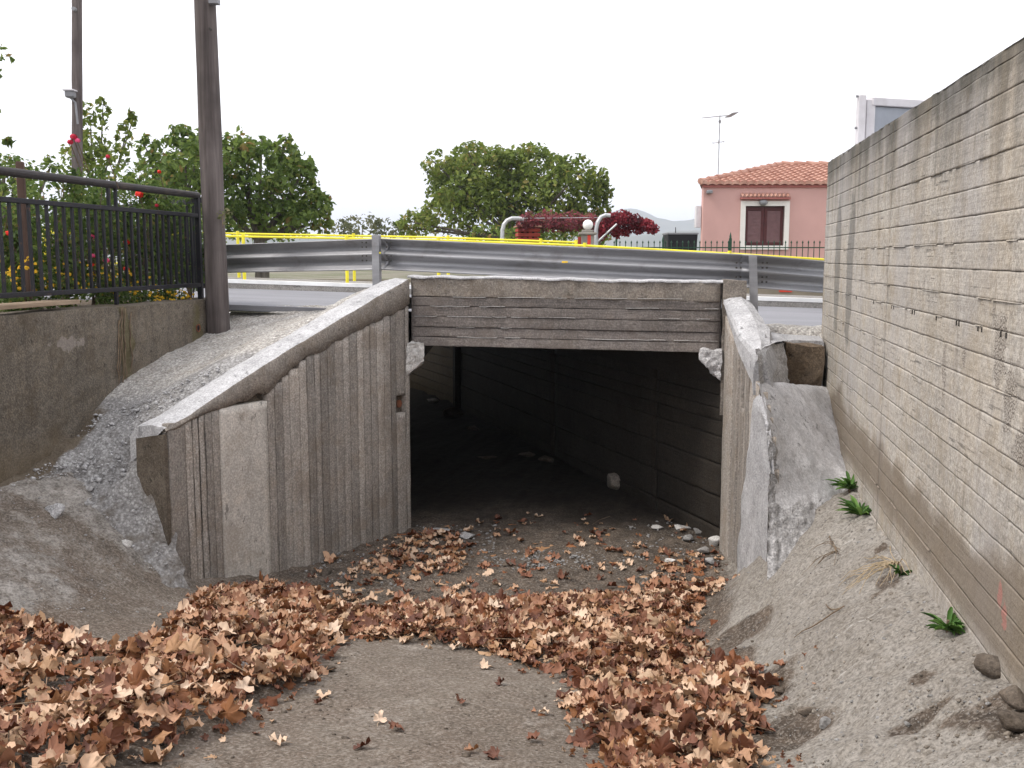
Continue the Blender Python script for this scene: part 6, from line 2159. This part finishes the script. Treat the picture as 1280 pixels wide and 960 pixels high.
def fallen():
    g = np.random.default_rng(3)
    cells = np.argwhere(pileD > .05)
    w = pileD[cells[:, 0], cells[:, 1]] * (.4 + .6 * (pileH[cells[:, 0], cells[:, 1]] > .02))
    w = w * (.5 + smooth(fbm(np.stack([GX[cells[:, 0]], GY[cells[:, 1]], cells[:, 0] * 0], 1), 2.6, 3, 91), -.35, .3))
    N = 6400
    idx = g.choice(len(cells), N, p=w / w.sum())
    X = GX[cells[idx, 0]] + g.uniform(-.04, .04, N); Y = GY[cells[idx, 1]] + g.uniform(-.04, .04, N)
    u = g.random(N) ** .7
    # sparse leaves on the open floor
    n2 = 420
    px, py = g.uniform(380, 900, n2), 640 + 120 * g.random(n2) ** .8
    Z2 = []
    for a, b in zip(px, py):
        P = on_z(a, b, 0.02); Z2.append(P)
    Z2 = np.array(Z2)
    ok = (Z2[:, 0] > -3.2) & (Z2[:, 0] < .25)
    Z2 = Z2[ok]
    n3 = 40
    px, py = g.uniform(250, 960, n3), g.uniform(800, 960, n3)
    X3 = np.array([ground_pt(a, b)[:2] for a, b in zip(px, py)])
    n4 = 260                                   # round the drift edges
    idx = g.choice(len(cells), n4)
    X4 = np.stack([GX[cells[idx, 0]] + g.normal(0, .16, n4), GY[cells[idx, 1]] + g.normal(0, .16, n4)], 1)
    X = np.concatenate([X, Z2[:, 0], X4[:, 0]]); Y = np.concatenate([Y, Z2[:, 1], X4[:, 1]]); u = np.concatenate([u, np.ones(len(Z2) + n4) * .02])
    okk = (X > -4.97) & (X < 1.05)
    sd = (X - L0[0]) * LN[0] + (Y - L0[1]) * LN[1]; ss = (X - L0[0]) * LD[0] + (Y - L0[1]) * LD[1]
    okk &= ~((sd < .05) & (ss < 2.85))
    X, Y, u = X[okk], Y[okk], u[okk]
    N = len(X)
    H = bil(pileH, X, Y); D = bil(pileD, X, Y)
    Z = full_z(X, Y) + .45 * H + u * H * .9 + .008 + g.random(N) * .02 * D
    size = np.clip(g.normal(.122, .036, N), .055, .22)
    tilt = .11 + .20 * D
    ax, ay, az = g.normal(0, 1, N) * tilt, g.normal(0, 1, N) * tilt, g.uniform(0, 6.283, N)
    ax = ax + (g.random(N) < .45) * math.pi
    rnd = np.clip(g.beta(1.05, 1.1, N) - (1 - u) * .18 * (D > .5), 0, 1)
    # settle sloping leaves on the bank surface
    score = size * (u * (H > .02) + .8 * (H <= .02)) / np.hypot(np.hypot(X, Y), 2.2) * np.where(u > .72, 1, .25)
    P0 = np.stack([X, Y, Z], 1)
    vis = np.ones(N, bool)
    fh = -SA * X + CA * Y; rr = CA * X + SA * Y; zz = Z - EYE
    dd = fh * CT - zz * ST; uu = fh * ST + zz * CT
    ipx, ipy = 640 + F * rr / dd, 480 - F * uu / dd
    vis = (ipx > 5) & (ipx < 1275) & (ipy < 950)
    order = np.argsort(-score * vis)
    # individual leaves: the open-floor ones first, then the largest on top of the drifts
    solo = [(578, 880, 'curled tan leaf lying alone near the middle of the bare slab'), (604, 836, 'upright curled brown leaf alone high on the bare slab'), (627, 855, 'small folded pale leaf right of the upright one on the slab'),
            (490, 911, 'pale folded leaf on the slab left of its centre'), (474, 904, 'small dark leaf beside the pale folded leaf on the slab'), (592, 941, 'yellow-tan leaf lowest near the middle of the slab'), (620, 948, 'tiny dark red leaf beside the lowest tan leaf'),
            (669, 928, 'reddish upright leaf on the slab right of centre'), (680, 894, 'flat tan leaf on the slab close to the right drift'), (350, 932, 'dark red leaf standing at the lower left of the slab'), (405, 842, 'brown crumpled leaf on the slab edge beside the left drift'),
            (455, 936, 'small tan leaf at the lower left of the slab'), (545, 732, 'pale star-shaped leaf flat on dark soil left of centre'), (622, 664, 'tan leaf in the shade of the underpass mouth')]
    mats = [M['dry_leaf']]
    meshes = []
    for k, (V, Fc) in enumerate(LV):
        me = bpy.data.meshes.new('fallen_leaf')
        me.from_pydata([tuple(v) for v in V], [], [tuple(f) for f in Fc])
        me.materials.append(mats[0])
        me.polygons.foreach_set('use_smooth', np.ones(len(me.polygons), bool))
        me.update()
        meshes.append(me)
    def put(P, s, R, label, group, k):
        o = bpy.data.objects.new('fallen_leaf', meshes[k])
        COL.objects.link(o)
        from mathutils import Matrix
        Mx = Matrix([[*(R[i] * s), P[i]] for i in range(3)] + [[0, 0, 0, 1]])
        o.matrix_world = Mx
        tag(o, label, 'leaf', group)
    r = random.Random(1)
    for k, (a, b, lab) in enumerate(solo):
        P = ground_pt(a, b, .0) + UP * (.012 + .3 * 0)
        put(P, r.uniform(.09, .13), rot(r.uniform(-.35, .35), r.uniform(-.35, .35), r.uniform(0, 6.28)), lab, 'fallen plane leaves', k % 10)
    single = order[:286]
    for i in single:
        if ipx[i] < 470 and Y[i] < 7:
            lab, gp = 'dry brown plane leaf on top of the left leaf drift', 'leaves on top of the left drift'
        elif ipy[i] < 800:
            lab, gp = 'dry brown plane leaf in the band of leaves crossing the channel', 'leaves in the crossing band'
        else:
            lab, gp = 'dry brown plane leaf on top of the right leaf drift', 'leaves on top of the right drift'
        put(P0[i] + UP * .01, size[i], rot(ax[i] * .7, ay[i] * .7, az[i]), lab, gp, int(g.integers(12)))
    rest = np.setdiff1d(np.arange(N), single)
    # crushed scraps between the leaves
    nf = 2600
    idx = g.choice(len(cells), nf)
    fx = GX[cells[idx, 0]] + g.normal(0, .09, nf); fy = GY[cells[idx, 1]] + g.normal(0, .09, nf)
    fsd = (fx - L0[0]) * LN[0] + (fy - L0[1]) * LN[1]
    okf = (fx > -4.9) & (fx < 1.0) & (fsd > .03)
    fx, fy = fx[okf], fy[okf]; nf = len(fx)
    fz = full_z(fx, fy) + .45 * bil(pileH, fx, fy) + g.random(nf) * bil(pileH, fx, fy) * .8 + .006
    P0 = np.concatenate([P0, np.stack([fx, fy, fz], 1)])
    size = np.concatenate([size, g.uniform(.018, .055, nf)])
    ax = np.concatenate([ax, g.normal(0, .7, nf)]); ay = np.concatenate([ay, g.normal(0, .7, nf)]); az = np.concatenate([az, g.uniform(0, 6.28, nf)])
    rnd = np.concatenate([rnd, g.beta(1.3, 1.3, nf)])
    rest = np.concatenate([rest, np.arange(N, N + nf)])
    # dead twigs and stalks lying through the drifts
    mb = MB()
    for _ in range(150):
        i = int(g.integers(N))
        a, L = g.uniform(0, 6.28), g.uniform(.08, .3)
        c = P0[i] + UP * .02
        d = np.array((math.cos(a), math.sin(a), g.normal(0, .12)))
        k = np.array((-d[1], d[0], 0)) * g.normal(0, .12)
        mb.tube([c - d * L / 2, c + k * L, c + d * L / 2], [.003, .0028, .0015], 4)
    tag(mb.build('dead_twigs', M['twig']), 'thin dead twigs lying through the leaf drifts', 'twigs', None, 'stuff')
    Vs, Fs, rs, n0 = [], [], [], 0
    for i in rest:
        V, Fc = LV[int(g.integers(12))]
        Vs.append((V * size[i]) @ rot(ax[i], ay[i], az[i]).T + P0[i])
        Fs.append(Fc + n0); n0 += len(V)
        rs.append(np.full(len(V), rnd[i]))
    o = obj('fallen_leaves', np.concatenate(Vs), np.concatenate(Fs), M['dry_leaf_mass'], attr={'rnd': np.concatenate(rs)}, smooth_shade=True)
    tag(o, 'drifts of dry brown plane leaves across the channel floor', 'leaves', None, 'stuff')
fallen()

# ------------------------------------------------------------------ haze
HAZE = True
if HAZE:
    m = bpy.data.materials.new('pale_haze')
    m.use_nodes = True
    nt = m.node_tree
    for n_ in list(nt.nodes):
        if n_.type == 'BSDF_PRINCIPLED': nt.nodes.remove(n_)
    pv = nt.nodes.new('ShaderNodeVolumePrincipled')
    pv.inputs['Color'].default_value = (0.84, 0.90, 1.0, 1)
    pv.inputs['Density'].default_value = 0.00042
    nt.links.new(pv.outputs[0], nt.nodes['Material Output'].inputs['Volume'])
    hz = MB().box((0, 2000, 90), (9000, 6000, 204)).build('haze', m)
    tag(hz, None, None, None, 'stuff')
